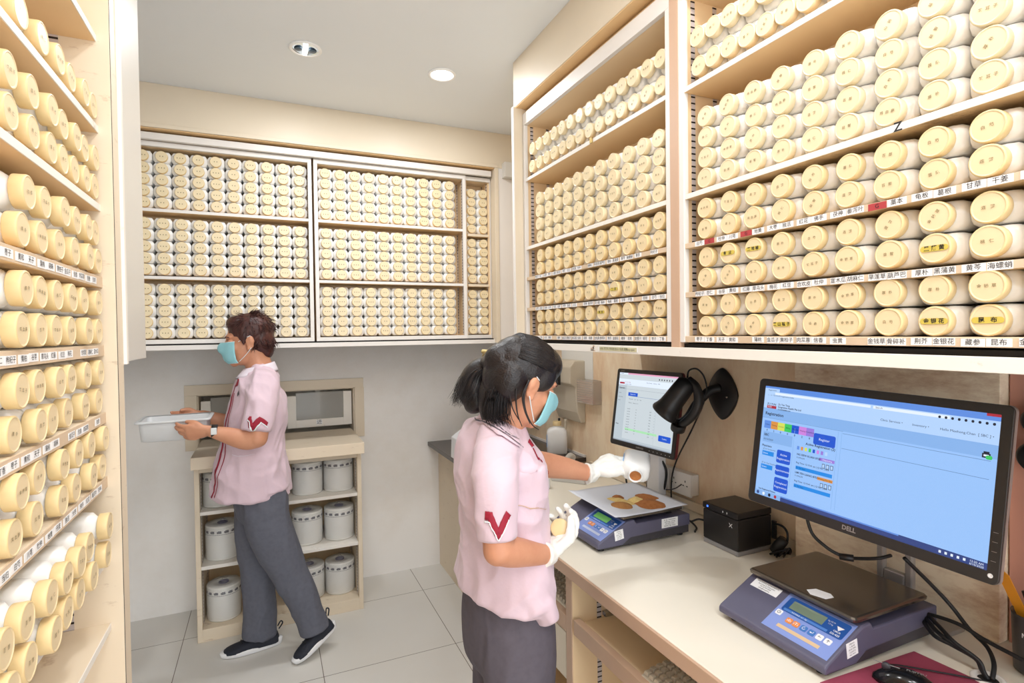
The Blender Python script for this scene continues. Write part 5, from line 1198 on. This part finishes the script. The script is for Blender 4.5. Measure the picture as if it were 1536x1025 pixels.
strip_on('name_badge', p1, shirt1, [(-0.1389, 2.6600, 1.2434), (-0.1077, 2.6600, 1.2503)], .016, 'scale_base', normal=(-.3, -1, 0), off=.004)
strip_on('pocket_seam', p1, shirt1, [(-0.1532, 2.6400, 0.9857), (-0.1020, 2.6400, 0.9775), (-0.0602, 2.6400, 0.9790)], .0022, 'shirt_white', normal=(0, -1, 0), off=.002)
# watch
b = MB(); wc = Vector((-0.2046, 2.5840, 1.1023)); ax = Vector((1, -.02, -.05)).normalized()
R = []
for q in (-.011, -.010, .010, .011):
    rr = 1.0 if abs(q) < .0105 else .93
    s_, t_ = frame(ax, S); R.append([wc + ax * q + s_ * (.0305 * rr * math.cos(2 * PI * j / 24)) + t_ * (.0275 * rr * math.sin(2 * PI * j / 24)) for j in range(24)])
b.rings(R, 'black_rubber', True); wt = b.build('wrist_watch', p1)
b = MB(); b.box(-.011, .011, -.014, .014, -.003, .005, 'watch_face', face_mat(wc + Vector((-.001, -.029, .004)), (1, 0, 0), (0, .1, 1))); b.build('watch_face', wt, bevel=.002)
# mask and hair
def mask(M, parent, m='mask_teal', k=1.0):
    b = MB()
    def f(u, v):
        a = (u - .5) * 2.15; z = .004 - .098 * v
        bulge = 1 + .10 * math.sin(PI * v)
        nose = .020 * math.exp(-((a / .30) ** 2)) * math.exp(-(((v - .22) / .26) ** 2))
        rx = (.088 * bulge + nose) if v < .75 else .088 * bulge - .03 * (v - .75)
        return M @ Vector((rx * math.cos(a) + .012, .066 * math.sin(a) * (1 - .10 * v), z + .003 * math.sin(v * 9 * PI / 2)))
    patch(b, f, 28, 18, m); o = b.build('face_mask', parent); md = o.modifiers.new('s', 'SOLIDIFY'); md.thickness = .0016
    b = MB()
    for s in (-1, 1):
        b.tube([M @ Vector((.040, s * .060, .002)), M @ Vector((.015, s * .071, .014)), M @ Vector((-.012, s * .082, .024))], .0014, 'mask_white', 6)
        b.tube([M @ Vector((.046, s * .052, -.086)), M @ Vector((.015, s * .070, -.058)), M @ Vector((-.010, s * .080, -.030))], .0014, 'mask_white', 6)
    b.tube([f(i / 16, -.01) for i in range(17)], .0016, 'mask_white', 6, sub=2); b.tube([f(i / 16, 1.0) for i in range(17)], .0016, 'mask_white', 6, sub=2)
    b.build('ear_loops', o)
    return o
mask(M1h, p1)
def eyes(M, parent):
    for s in (-1, 1):
        b = MB(); b.tube([M @ Vector((.0815, s * .021, .004)), M @ Vector((.0845, s * .030, .0005)), M @ Vector((.077, s * .043, .004))], .0013, 'eye_dark', 6); b.build('eyelashes', parent)
        b = MB(); b.tube([M @ Vector((.089, s * .016, .026)), M @ Vector((.087, s * .030, .030)), M @ Vector((.074, s * .048, .025))], .0019, 'hair_brown', 6); b.build('eyebrow', parent)
eyes(M1h, p1)
b = MB()
ell(b, (-.020, 0, .048), (.098, .081, .082), 'hair_brown', M=M1h); ell(b, (-.052, 0, .005), (.062, .076, .078), 'hair_brown', M=M1h); ell(b, (-.070, 0, -.040), (.036, .056, .050), 'hair_brown', M=M1h)
ell(b, (.035, 0, .085), (.046, .058, .036), 'hair_brown', M=M1h)
for s in (-1, 1): ell(b, (.012, s * .062, .035), (.026, .018, .040), 'hair_brown', M=M1h); ell(b, (.018, s * .068, .006), (.009, .007, .022), 'hair_brown', M=M1h)
hair1 = remesh(b, 'hair', p1, .0036, 3, disp=wrinkle(40, .0015, 1))
def short_gen(r):
    a = r.uniform(-2.7, 2.7) ; e = r.uniform(-.55, 1.5)
    n = Vector((-math.cos(a) * math.cos(e), math.sin(a) * math.cos(e), math.sin(e)))
    if n.x > .55 and n.z < .55: n.z = .75; n.normalize()
    p = Vector((-.020 + .094 * n.x, .078 * n.y, .046 + .078 * n.z))
    if n.z < 0: p = Vector((-.052 + .060 * n.x, .074 * n.y, .004 + .075 * n.z))
    flow = Vector((.75 if n.x > .1 else -.5, n.y * .9, -.15 if n.z > .6 else -1.0)); flow = (flow - n * flow.dot(n)).normalized()
    L = r.uniform(.022, .046); j = Vector((r.uniform(-.25, .25), r.uniform(-.25, .25), r.uniform(-.1, .35)))
    return [p, p + (flow + j * .4 + n * .30) * L * .35, p + (flow + j + n * .34) * L * .7, p + (flow + j * 1.3 + n * .22) * L]
b = MB(); strands(b, M1h, 900, short_gen, 'hair_brown', .0017); b.build('hair_strands', hair1)
# shoes
def shoe(parent, heel, toe, up, m=1.0):
    f = (Vector(toe) - Vector(heel)); L = f.length; f.normalize(); u = Vector(up); u = (u - f * u.dot(f)).normalized(); s_ = u.cross(f)
    O = Vector(heel); T = Matrix(((f.x, s_.x, u.x, O.x), (f.y, s_.y, u.y, O.y), (f.z, s_.z, u.z, O.z), (0, 0, 0, 1)))
    prof = [(0, .030, .062), (.04, .034, .078), (.10, .035, .070), (.16, .041, .052), (.21, .043, .042), (.245, .036, .034), (.262, .018, .024)]
    k = L / .262
    b = MB(); R = []
    for x, w, h in prof:
        ring = []
        for j in range(24):
            a = 2 * PI * j / 24; c, s2_ = math.cos(a), math.sin(a)
            y = w * (abs(c) ** .8) * (1 if c > 0 else -1); z = .018 + (h - .018) * max(s2_, 0) ** .7 if s2_ > 0 else .018 - .004 * (-s2_)
            ring.append(T @ Vector((x * k, y, z)))
        R.append(ring)
    b.rings([list(reversed(r)) for r in R], 'shoe_navy', True); up_ = b.build('shoe_upper', parent, sub=1)
    b = MB(); R = []
    for z, g in ((.0, .96), (.003, 1.02), (.020, 1.06), (.025, 1.02)):
        ring = []
        n_ = 36
        for j in range(n_):
            a = 2 * PI * j / n_; x = .131 + .137 * math.cos(a) * g; t = (x / .262)
            w = .034 + .012 * max(0, min(1, (x - .08) / .12)); y = w * math.sin(a) * (abs(math.sin(a)) ** -.25 if abs(math.sin(a)) > .01 else 1) * g * .94
            ring.append(T @ Vector((x * k, y, z + (.010 if x < .05 and z > .01 else 0) + .004 * max(0, (x - .22)) * 20 * (1 if z < .01 else .3) * .2)))
        R.append(ring)
    b.rings(R, 'shoe_sole', True); b.build('shoe_sole', parent)
    b = MB(); b.tube([T @ Vector((.003, 0, .070)), T @ Vector((-.014, 0, .094)), T @ Vector((-.006, 0, .105)), T @ Vector((.008, 0, .085))], .003, 'shoe_navy'); b.build('heel_loop', parent)
    b = MB()
    for q in range(5): x = .105 + .018 * q; b.tube([T @ Vector((x * k, -.018, .068 - .24 * (x - .105))), T @ Vector(((x + .004) * k, 0, .075 - .24 * (x - .105))), T @ Vector((x * k, .018, .068 - .24 * (x - .105)))], .0022, 'black_rubber', 6)
    b.build('laces', parent)
shoe(p1, (.030, 2.885, .002), (-.215, 2.865, .002), (0, 0, 1))
shoe(p1, (.275, 2.745, .092), (.095, 2.665, .004), (-.36, 0, 1))
# held tray
tr = thing('plastic_tray', 'white plastic tray held in both hands of the short-haired worker', 'tray', (-.36, 2.76, 1.05))
mat('tray_white', (226, 228, 230), .4, alpha=.93)
def rr3(x0, x1, y0, y1, z, r=.02):
    pts = []
    for cx, cy, a0 in ((x1 - r, y1 - r, 0), (x0 + r, y1 - r, 1), (x0 + r, y0 + r, 2), (x1 - r, y0 + r, 3)):
        for q in range(6): pts.append((cx + r * math.cos(PI / 2 * (a0 + q / 5)), cy + r * math.sin(PI / 2 * (a0 + q / 5)), z))
    return pts
b = MB(); X0, X1, Y0, Y1, Z0, Z1 = -.492, -.235, 2.665, 2.865, 1.060, 1.145
b.rings([rr3(X0 + .018, X1 - .018, Y0 + .018, Y1 - .018, Z0), rr3(X0 + .010, X1 - .010, Y0 + .010, Y1 - .010, Z0 + .004), rr3(X0 + .003, X1 - .003, Y0 + .003, Y1 - .003, Z1 - .004), rr3(X0 + .004, X1 - .004, Y0 + .004, Y1 - .004, Z1), rr3(X0 + .006, X1 - .006, Y0 + .006, Y1 - .006, Z1 - .002), rr3(X0 + .014, X1 - .014, Y0 + .014, Y1 - .014, Z0 + .008)], 'tray_white', True, True, True); b.build('body', tr)
b = MB(); b.rings([rr3(X0 + .003, X1 - .003, Y0 + .003, Y1 - .003, Z1 - .008), rr3(X0 - .008, X1 + .008, Y0 - .008, Y1 + .008, Z1 - .006), rr3(X0 - .010, X1 + .010, Y0 - .010, Y1 + .010, Z1), rr3(X0 - .006, X1 + .006, Y0 - .006, Y1 + .006, Z1 + .003), rr3(X0 + .004, X1 - .004, Y0 + .004, Y1 - .004, Z1 + .002)], 'tray_white', True, False, False); b.build('rim', tr)
# ================================================================== worker in front at the desk
p2 = thing('person', 'ponytailed worker in pink shirt at the desk, gloved, tipping a bottle over the scale', 'person', (.58, 1.38, 0))
S2 = Vector((-.10, 1, 0)).normalized()
b = MB()
M2h = head_matrix((0.6198, 1.3197, 1.3625), (1, .04), .42, .05, .96)
head(b, M2h)
loft(b, [(0.6069, 1.3355, 1.3173), (0.5849, 1.3444, 1.2730), (0.5717, 1.3604, 1.2269)], [(.048, .050), (.048, .052), (.06, .06)], S2)
loft(b, [(0.5754, 1.3695, 1.2160), (0.5710, 1.3807, 1.1324), (0.5798, 1.3739, 0.9868), (0.5820, 1.3700, 0.8413), (0.5781, 1.3694, 0.7232)], [(.08, .045), (.115, .06), (.10, .05), (.08, .04), (.07, .04)], S2)
RSH = (0.5063, 1.2242, 1.1741); REL = (0.4835, 1.1760, 0.9909); RWR = (0.6464, 1.2336, 0.9313)
loft(b, [(0.5001, 1.2151, 1.1285), (0.4845, 1.1880, 1.0667), REL], [(.032, .034), (.034, .036), (.036, .037)], S2)
loft(b, [REL, (0.5238, 1.1906, 0.9754), (0.5918, 1.2145, 0.9497), RWR], [(.034, .037), (.036, .036), (.029, .029), (.023, .020)], (0, 0, 1))
LSH = (0.6819, 1.5061, 1.1126); LEL = (0.7855, 1.5466, 1.0676); LWR = (0.9597, 1.5339, 1.0310)
loft(b, [LSH, (0.7414, 1.5229, 1.0923), (0.8011, 1.5398, 1.0758), (0.8735, 1.5400, 1.0570), LWR], [.046, .042, .040, .034, .024], (0, 0, 1))
# inside the gloves the arms end in closed palms; the gloves carry the fingers
loft(b, [RWR, (0.6829, 1.2504, 0.9431)], [(.020, .016), (.014, .009)], (0, 0, 1)); loft(b, [LWR, (0.9934, 1.5301, 1.0455)], [(.020, .016), (.014, .009)], (0, 0, 1))
# thighs and shins (feet stand on the floor below the picture)
RL = [(.585, 1.30, .62), (.585, 1.275, .45), (.58, 1.27, .08)]; LL = [(.60, 1.46, .62), (.60, 1.47, .45), (.60, 1.47, .08)]
loft(b, RL, [.045, .040, .034], S2); loft(b, LL, [.045, .040, .034], S2)
body2 = remesh(b, 'body', p2, .0032, 5)
b = MB()
loft(b, [(0.5796, 1.3703, 0.8050), (0.5764, 1.3702, 0.7232), (0.5768, 1.3687, 0.6596)], [(.150, .100), (.158, .104), (.155, .104)], S2, 'trouser_dark')
loft(b, [(.590, 1.30, .72), (.585, 1.285, .60), (.585, 1.28, .35), (.58, 1.275, .06)], [(.088, .102), (.082, .096), (.066, .076), (.062, .072)], S2, 'trouser_dark', caps=(1, .2))
loft(b, [(.590, 1.455, .72), (.605, 1.465, .60), (.60, 1.47, .35), (.60, 1.475, .06)], [(.085, .098), (.080, .090), (.066, .076), (.062, .072)], S2, 'trouser_dark', caps=(1, .2))
trouser2 = remesh(b, 'trousers', p2, .006, 5, disp=folds(7, .007, 9, .35))
b = MB()
loft(b, [(0.5721, 1.3607, 1.2520), (0.5721, 1.3710, 1.2161), (0.5717, 1.3811, 1.1688), (0.5731, 1.3785, 1.0687), (0.5795, 1.3737, 0.9686), (0.5809, 1.3711, 0.8686), (0.5730, 1.3733, 0.8051)], [(.070, .060), (.140, .080), (.178, .104), (.170, .112), (.158, .106), (.174, .117), (.182, .116)], S2, 'shirt_pink', caps=(.4, .18))
loft(b, [(0.5173, 1.2633, 1.1809), (0.4959, 1.2172, 1.1366), (0.4845, 1.1880, 1.0667), (0.4831, 1.1822, 1.0201)], [(.056, .060), (.058, .058), (.050, .049), (.046, .044)], S2, 'shirt_pink', caps=(1, .1))
loft(b, [(0.5711, 1.3497, 1.2287), (0.5415, 1.3076, 1.2002), (0.5130, 1.2538, 1.1585)], [(.060, .060), (.062, .062), (.058, .060)], S2, 'shirt_pink')
loft(b, [(0.6476, 1.4778, 1.1261), (0.7044, 1.5069, 1.1060), (0.7507, 1.5187, 1.0881)], [(.062, .062), (.058, .058), (.053, .053)], (0, 0, 1), 'shirt_pink', caps=(1, .1))
# hem dips towards the front
loft(b, [(0.5906, 1.3546, 0.8094), (0.6059, 1.3415, 0.7683)], [(.172, .095), (.174, .078)], S2, 'shirt_pink', caps=(1, .2)); loft(b, [(0.6156, 1.3320, 0.7867), (0.6322, 1.3182, 0.7406)], [(.160, .062), (.150, .036)], S2, 'shirt_pink', caps=(1, .3))
shirt2 = remesh(b, 'shirt', p2, .005, 6, disp=folds(7.5, .010, 2, .7))
CP = [(0.5206, 1.4060, 1.2749), (0.5121, 1.3333, 1.2817), (0.5273, 1.2714, 1.2672), (0.5525, 1.2380, 1.2519), (0.5896, 1.2321, 1.2347)]
cl = strip_on('collar', p2, shirt2, CP, [.036, .040], 'shirt_pink', normal=(.1, -1, .5), off=.005)
for w_, (dx_, dz_) in enumerate(((0, -.019), (0, .019))):
    b = MB(); b.tube([Vector(q) + Vector((0, 0, dz_)) for q in CP], .0016, 'trouser_dark', 6, sub=8); cpo = b.build('collar_piping', cl); shrink(cpo, shirt2, .0075)
strip_on('collar_facing', p2, shirt2, [(0.6233, 1.2825, 1.2230), (0.6228, 1.2822, 1.1970)], [.024, .022], 'maroon', normal=(.8, -.6, 0))
strip_on('placket', p2, shirt2, [(0.6184, 1.2732, 1.1956), (0.6179, 1.2729, 1.1681), (0.6222, 1.2706, 1.1474), (0.6313, 1.2662, 1.1301)], .0035, 'maroon', normal=(.8, -.6, 0))
V2 = [(0.4266, 1.1485, 1.0858), (0.4429, 1.1412, 1.0856), (0.4613, 1.1212, 1.0414), (0.4988, 1.1273, 1.0875)]
strip_on('sleeve_trim', p2, shirt2, V2, .021, 'maroon', normal=(-.3, -1, 0), sub=10, sharp=True)
strip_on('sleeve_piping', p2, shirt2, [Vector(q) + Vector((0, 0, -.0145)) for q in V2], .003, 'mask_white', normal=(-.3, -1, 0), sub=10, off=.003, sharp=True)
strip_on('pocket_seam', p2, shirt2, [(0.5633, 1.2515, 1.0709), (0.5919, 1.2495, 1.0624), (0.6252, 1.2563, 1.0472)], .0022, 'desk_edge', normal=(.3, -1, 0))
mask(M2h, p2); eyes(M2h, p2)
# gloves are snug shells over both hands
b = MB()
hand(b, RWR, Vector((0.7173, 1.2684, 0.9682)) - Vector((0.6496, 1.2322, 0.9346)), (-.55, -.1, .75), 1, [.75, .7, .75, .8], 'glove', s=1.08, thumb=[(.022, .020, .010), (.045, .020, .024), (.062, .012, .036)])
loft(b, [RWR, (0.6272, 1.2258, 0.9359)], [(.0265, .0245), (.031, .030)], (0, 0, 1), 'glove', caps=(1, .1)); remesh(b, 'glove', p2, .0026, 3, disp=wrinkle(70, .0016, 4))
b = MB()
hand(b, LWR, Vector((1.0500, 1.5165, 1.0798)) - Vector((0.9597, 1.5339, 1.0310)), (.35, .1, -.75), -1, [.55, .6, .65, .7], 'glove', s=1.14)
loft(b, [LWR, (0.9451, 1.5350, 1.0325)], [(.029, .029), (.036, .036)], (0, 0, 1), 'glove', caps=(1, .1)); remesh(b, 'glove', p2, .0028, 3, disp=wrinkle(70, .0018, 8))
# hair pulled into a low ponytail
b = MB()
ell(b, (-.018, 0, .044), (.102, .084, .084), 'hair_black', M=M2h); ell(b, (-.055, 0, .004), (.066, .080, .080), 'hair_black', M=M2h); ell(b, (.022, 0, .068), (.066, .074, .056), 'hair_black', M=M2h)
for s in (-1, 1): ell(b, (.020, s * .060, .038), (.036, .022, .046), 'hair_black', M=M2h)
TIE = Vector((0.5622, 1.4121, 1.4115))
loft(b, [M2h @ Vector((-.080, 0, .030)), TIE], [(.055, .05), (.028, .028)], S2, 'hair_black')
loft(b, [TIE, (0.5348, 1.4346, 1.3816), (0.5222, 1.4395, 1.3392), (0.5214, 1.4281, 1.3015)], [(.030, .028), (.046, .040), (.052, .044), (.040, .028)], S2, 'hair_black')
loft(b, [(0.5638, 1.3453, 1.3898), (0.5445, 1.3419, 1.3381), (0.5418, 1.3420, 1.2819), (0.5455, 1.3289, 1.2588)], [(.040, .034), (.044, .040), (.038, .034), (.022, .020)], S2, 'hair_black')
hair2 = remesh(b, 'hair', p2, .0036, 4)
def tail_gen(r):
    inv = M2h.inverted(); a = r.uniform(0, 2 * PI); q = r.uniform(.7, 1.05)
    o = Vector((math.cos(a) * .030 * q, math.sin(a) * .030 * q, 0)); T_ = TIE
    w = 1 + .75 * q
    p = [T_ + o * .9, Vector((0.5366, 1.4339, 1.3853)) + o * 1.45 * q, Vector((0.5188, 1.4410, 1.3411)) + o * 1.65 * q, Vector((0.5114, 1.4327, 1.3072)) + o * 1.6 * q + Vector((r.uniform(-.02, .0), 0, r.uniform(-.012, .01)))]
    return [inv @ x for x in catmull(p, 3)]
def long_gen(r):
    a = r.uniform(-1.45, 1.45); z0 = r.uniform(0, 1); s_ = 1 if r.random() < .25 else -1
    th = r.uniform(-.15, 1.35)
    # from the front hairline back over the skull to the tie
    tie = M2h.inverted() @ TIE; P = []
    y0 = s_ * (.012 + .066 * math.sin(th)); zz = .128 - .085 * (1 - math.cos(th)) * 1.15
    for k in range(7):
        q = k / 6; ang = .85 - 2.6 * q
        x = -.018 + .104 * math.sin(ang) ; hgt = .046 + (zz - .046) * max(math.cos(ang), -.3) ; yy = y0 * (1 - .75 * q * q) * (1.05)
        v = Vector((x, yy, hgt)); c_ = Vector((-.018, 0, .044)); d = v - c_; e = math.sqrt((d.x / .104) ** 2 + (d.y / .086) ** 2 + (d.z / .086) ** 2)
        v = c_ + d / max(e, .01) * r.uniform(1.015, 1.035); P.append(v.lerp(tie, max(0, (q - .6)) / .4 * .9))
    return P
b = MB(); strands(b, M2h, 1500, long_gen, 'hair_black', .0009, seed=5); strands(b, M2h, 360, tail_gen, 'hair_black', .0013, seed=6)
inv = M2h.inverted()
def side_gen(r):
    o = Vector((r.uniform(-.03, .03), r.uniform(-.03, .02), 0)); 
    return [inv @ x for x in catmull([Vector((0.5578, 1.3042, 1.3927)) + o * .6, Vector((0.5372, 1.3013, 1.3390)) + o, Vector((0.5316, 1.3029, 1.2913)) + o * 1.1, Vector((0.5425, 1.3082, 1.2552)) + o * .9 + Vector((r.uniform(-.01, .02), 0, r.uniform(-.012, .012)))], 3)]
strands(b, M2h, 260, side_gen, 'hair_black', .0013, seed=7)
b.build('hair_strands', hair2)
b = MB()
for P_ in ([(0.5649, 1.2687, 1.4200), (0.5536, 1.2616, 1.3621), (0.5588, 1.2583, 1.3119), (0.5734, 1.2511, 1.2782)], [(0.5787, 1.2511, 1.3952), (0.5665, 1.2501, 1.3458), (0.5686, 1.2481, 1.2957), (0.5786, 1.2430, 1.2622)], [(0.5961, 1.2375, 1.3787), (0.5825, 1.2373, 1.3378), (0.5863, 1.2349, 1.2995), (0.5993, 1.2284, 1.2678), (0.6187, 1.2304, 1.2525)], [(0.5976, 1.2369, 1.3786), (0.5796, 1.2387, 1.3428), (0.5833, 1.2362, 1.3029), (0.5948, 1.2305, 1.2695)]):
    b.tube(P_, lambda q: .0032 * (1 - .7 * q), 'hair_black', 6)
b.build('loose_locks', hair2)
hc = MB()
for k in range(3): hc.tube([TIE + Vector((-.012 + .006 * k, .030 * math.cos(t), .030 * math.sin(t))) for t in [i * PI / 6 for i in range(13)]], .0035, ('clip_gold', 'mask_white', 'clip_gold')[k], 6, sub=2)
for k in range(6): ell(hc, TIE + Vector((-.012, -.012 * k + .02, .034)), (.006, .005, .006), 'clip_gold', n=8)
hc.build('hair_tie', p2)
shoe(p2, (.50, 1.275, .002), (.735, 1.28, .002), (0, 0, 1)); shoe(p2, (.52, 1.475, .002), (.755, 1.48, .002), (0, 0, 1))
# what the gloves hold
bd = Vector((-.56, -.70, -.20)).normalized(); bm_ = Vector((1.0566, 1.4251, 1.0363)); bx_ = Vector((.80, -.55, -.15)); bx_ = (bx_ - bd * bx_.dot(bd)).normalized(); by_ = bd.cross(bx_)
bo = bm_ - bd * .130
hb = herb_bottle('medicine_bottle', 'white open bottle tipped over the far scale by the gloved hand', Matrix(((bx_.x, by_.x, bd.x, bo.x), (bx_.y, by_.y, bd.y, bo.y), (bx_.z, by_.z, bd.z, bo.z), (0, 0, 0, 1))), .088, .066, .130, False)
b = MB(); b.lathe([(.020, -.008), (.0245, -.008), (.0245, .007), (.022, .009), (.001, .009)], 'cap_side', 28); cp = b.build('bottle_cap'); cp.location = (0.6965, 1.2670, 0.9791); cp.rotation_euler = (.5, -.9, .3)
tag(cp, 'cream round bottle cap pinched between the near gloved fingers', 'cap')
bpy.data.scenes.remove(_side)
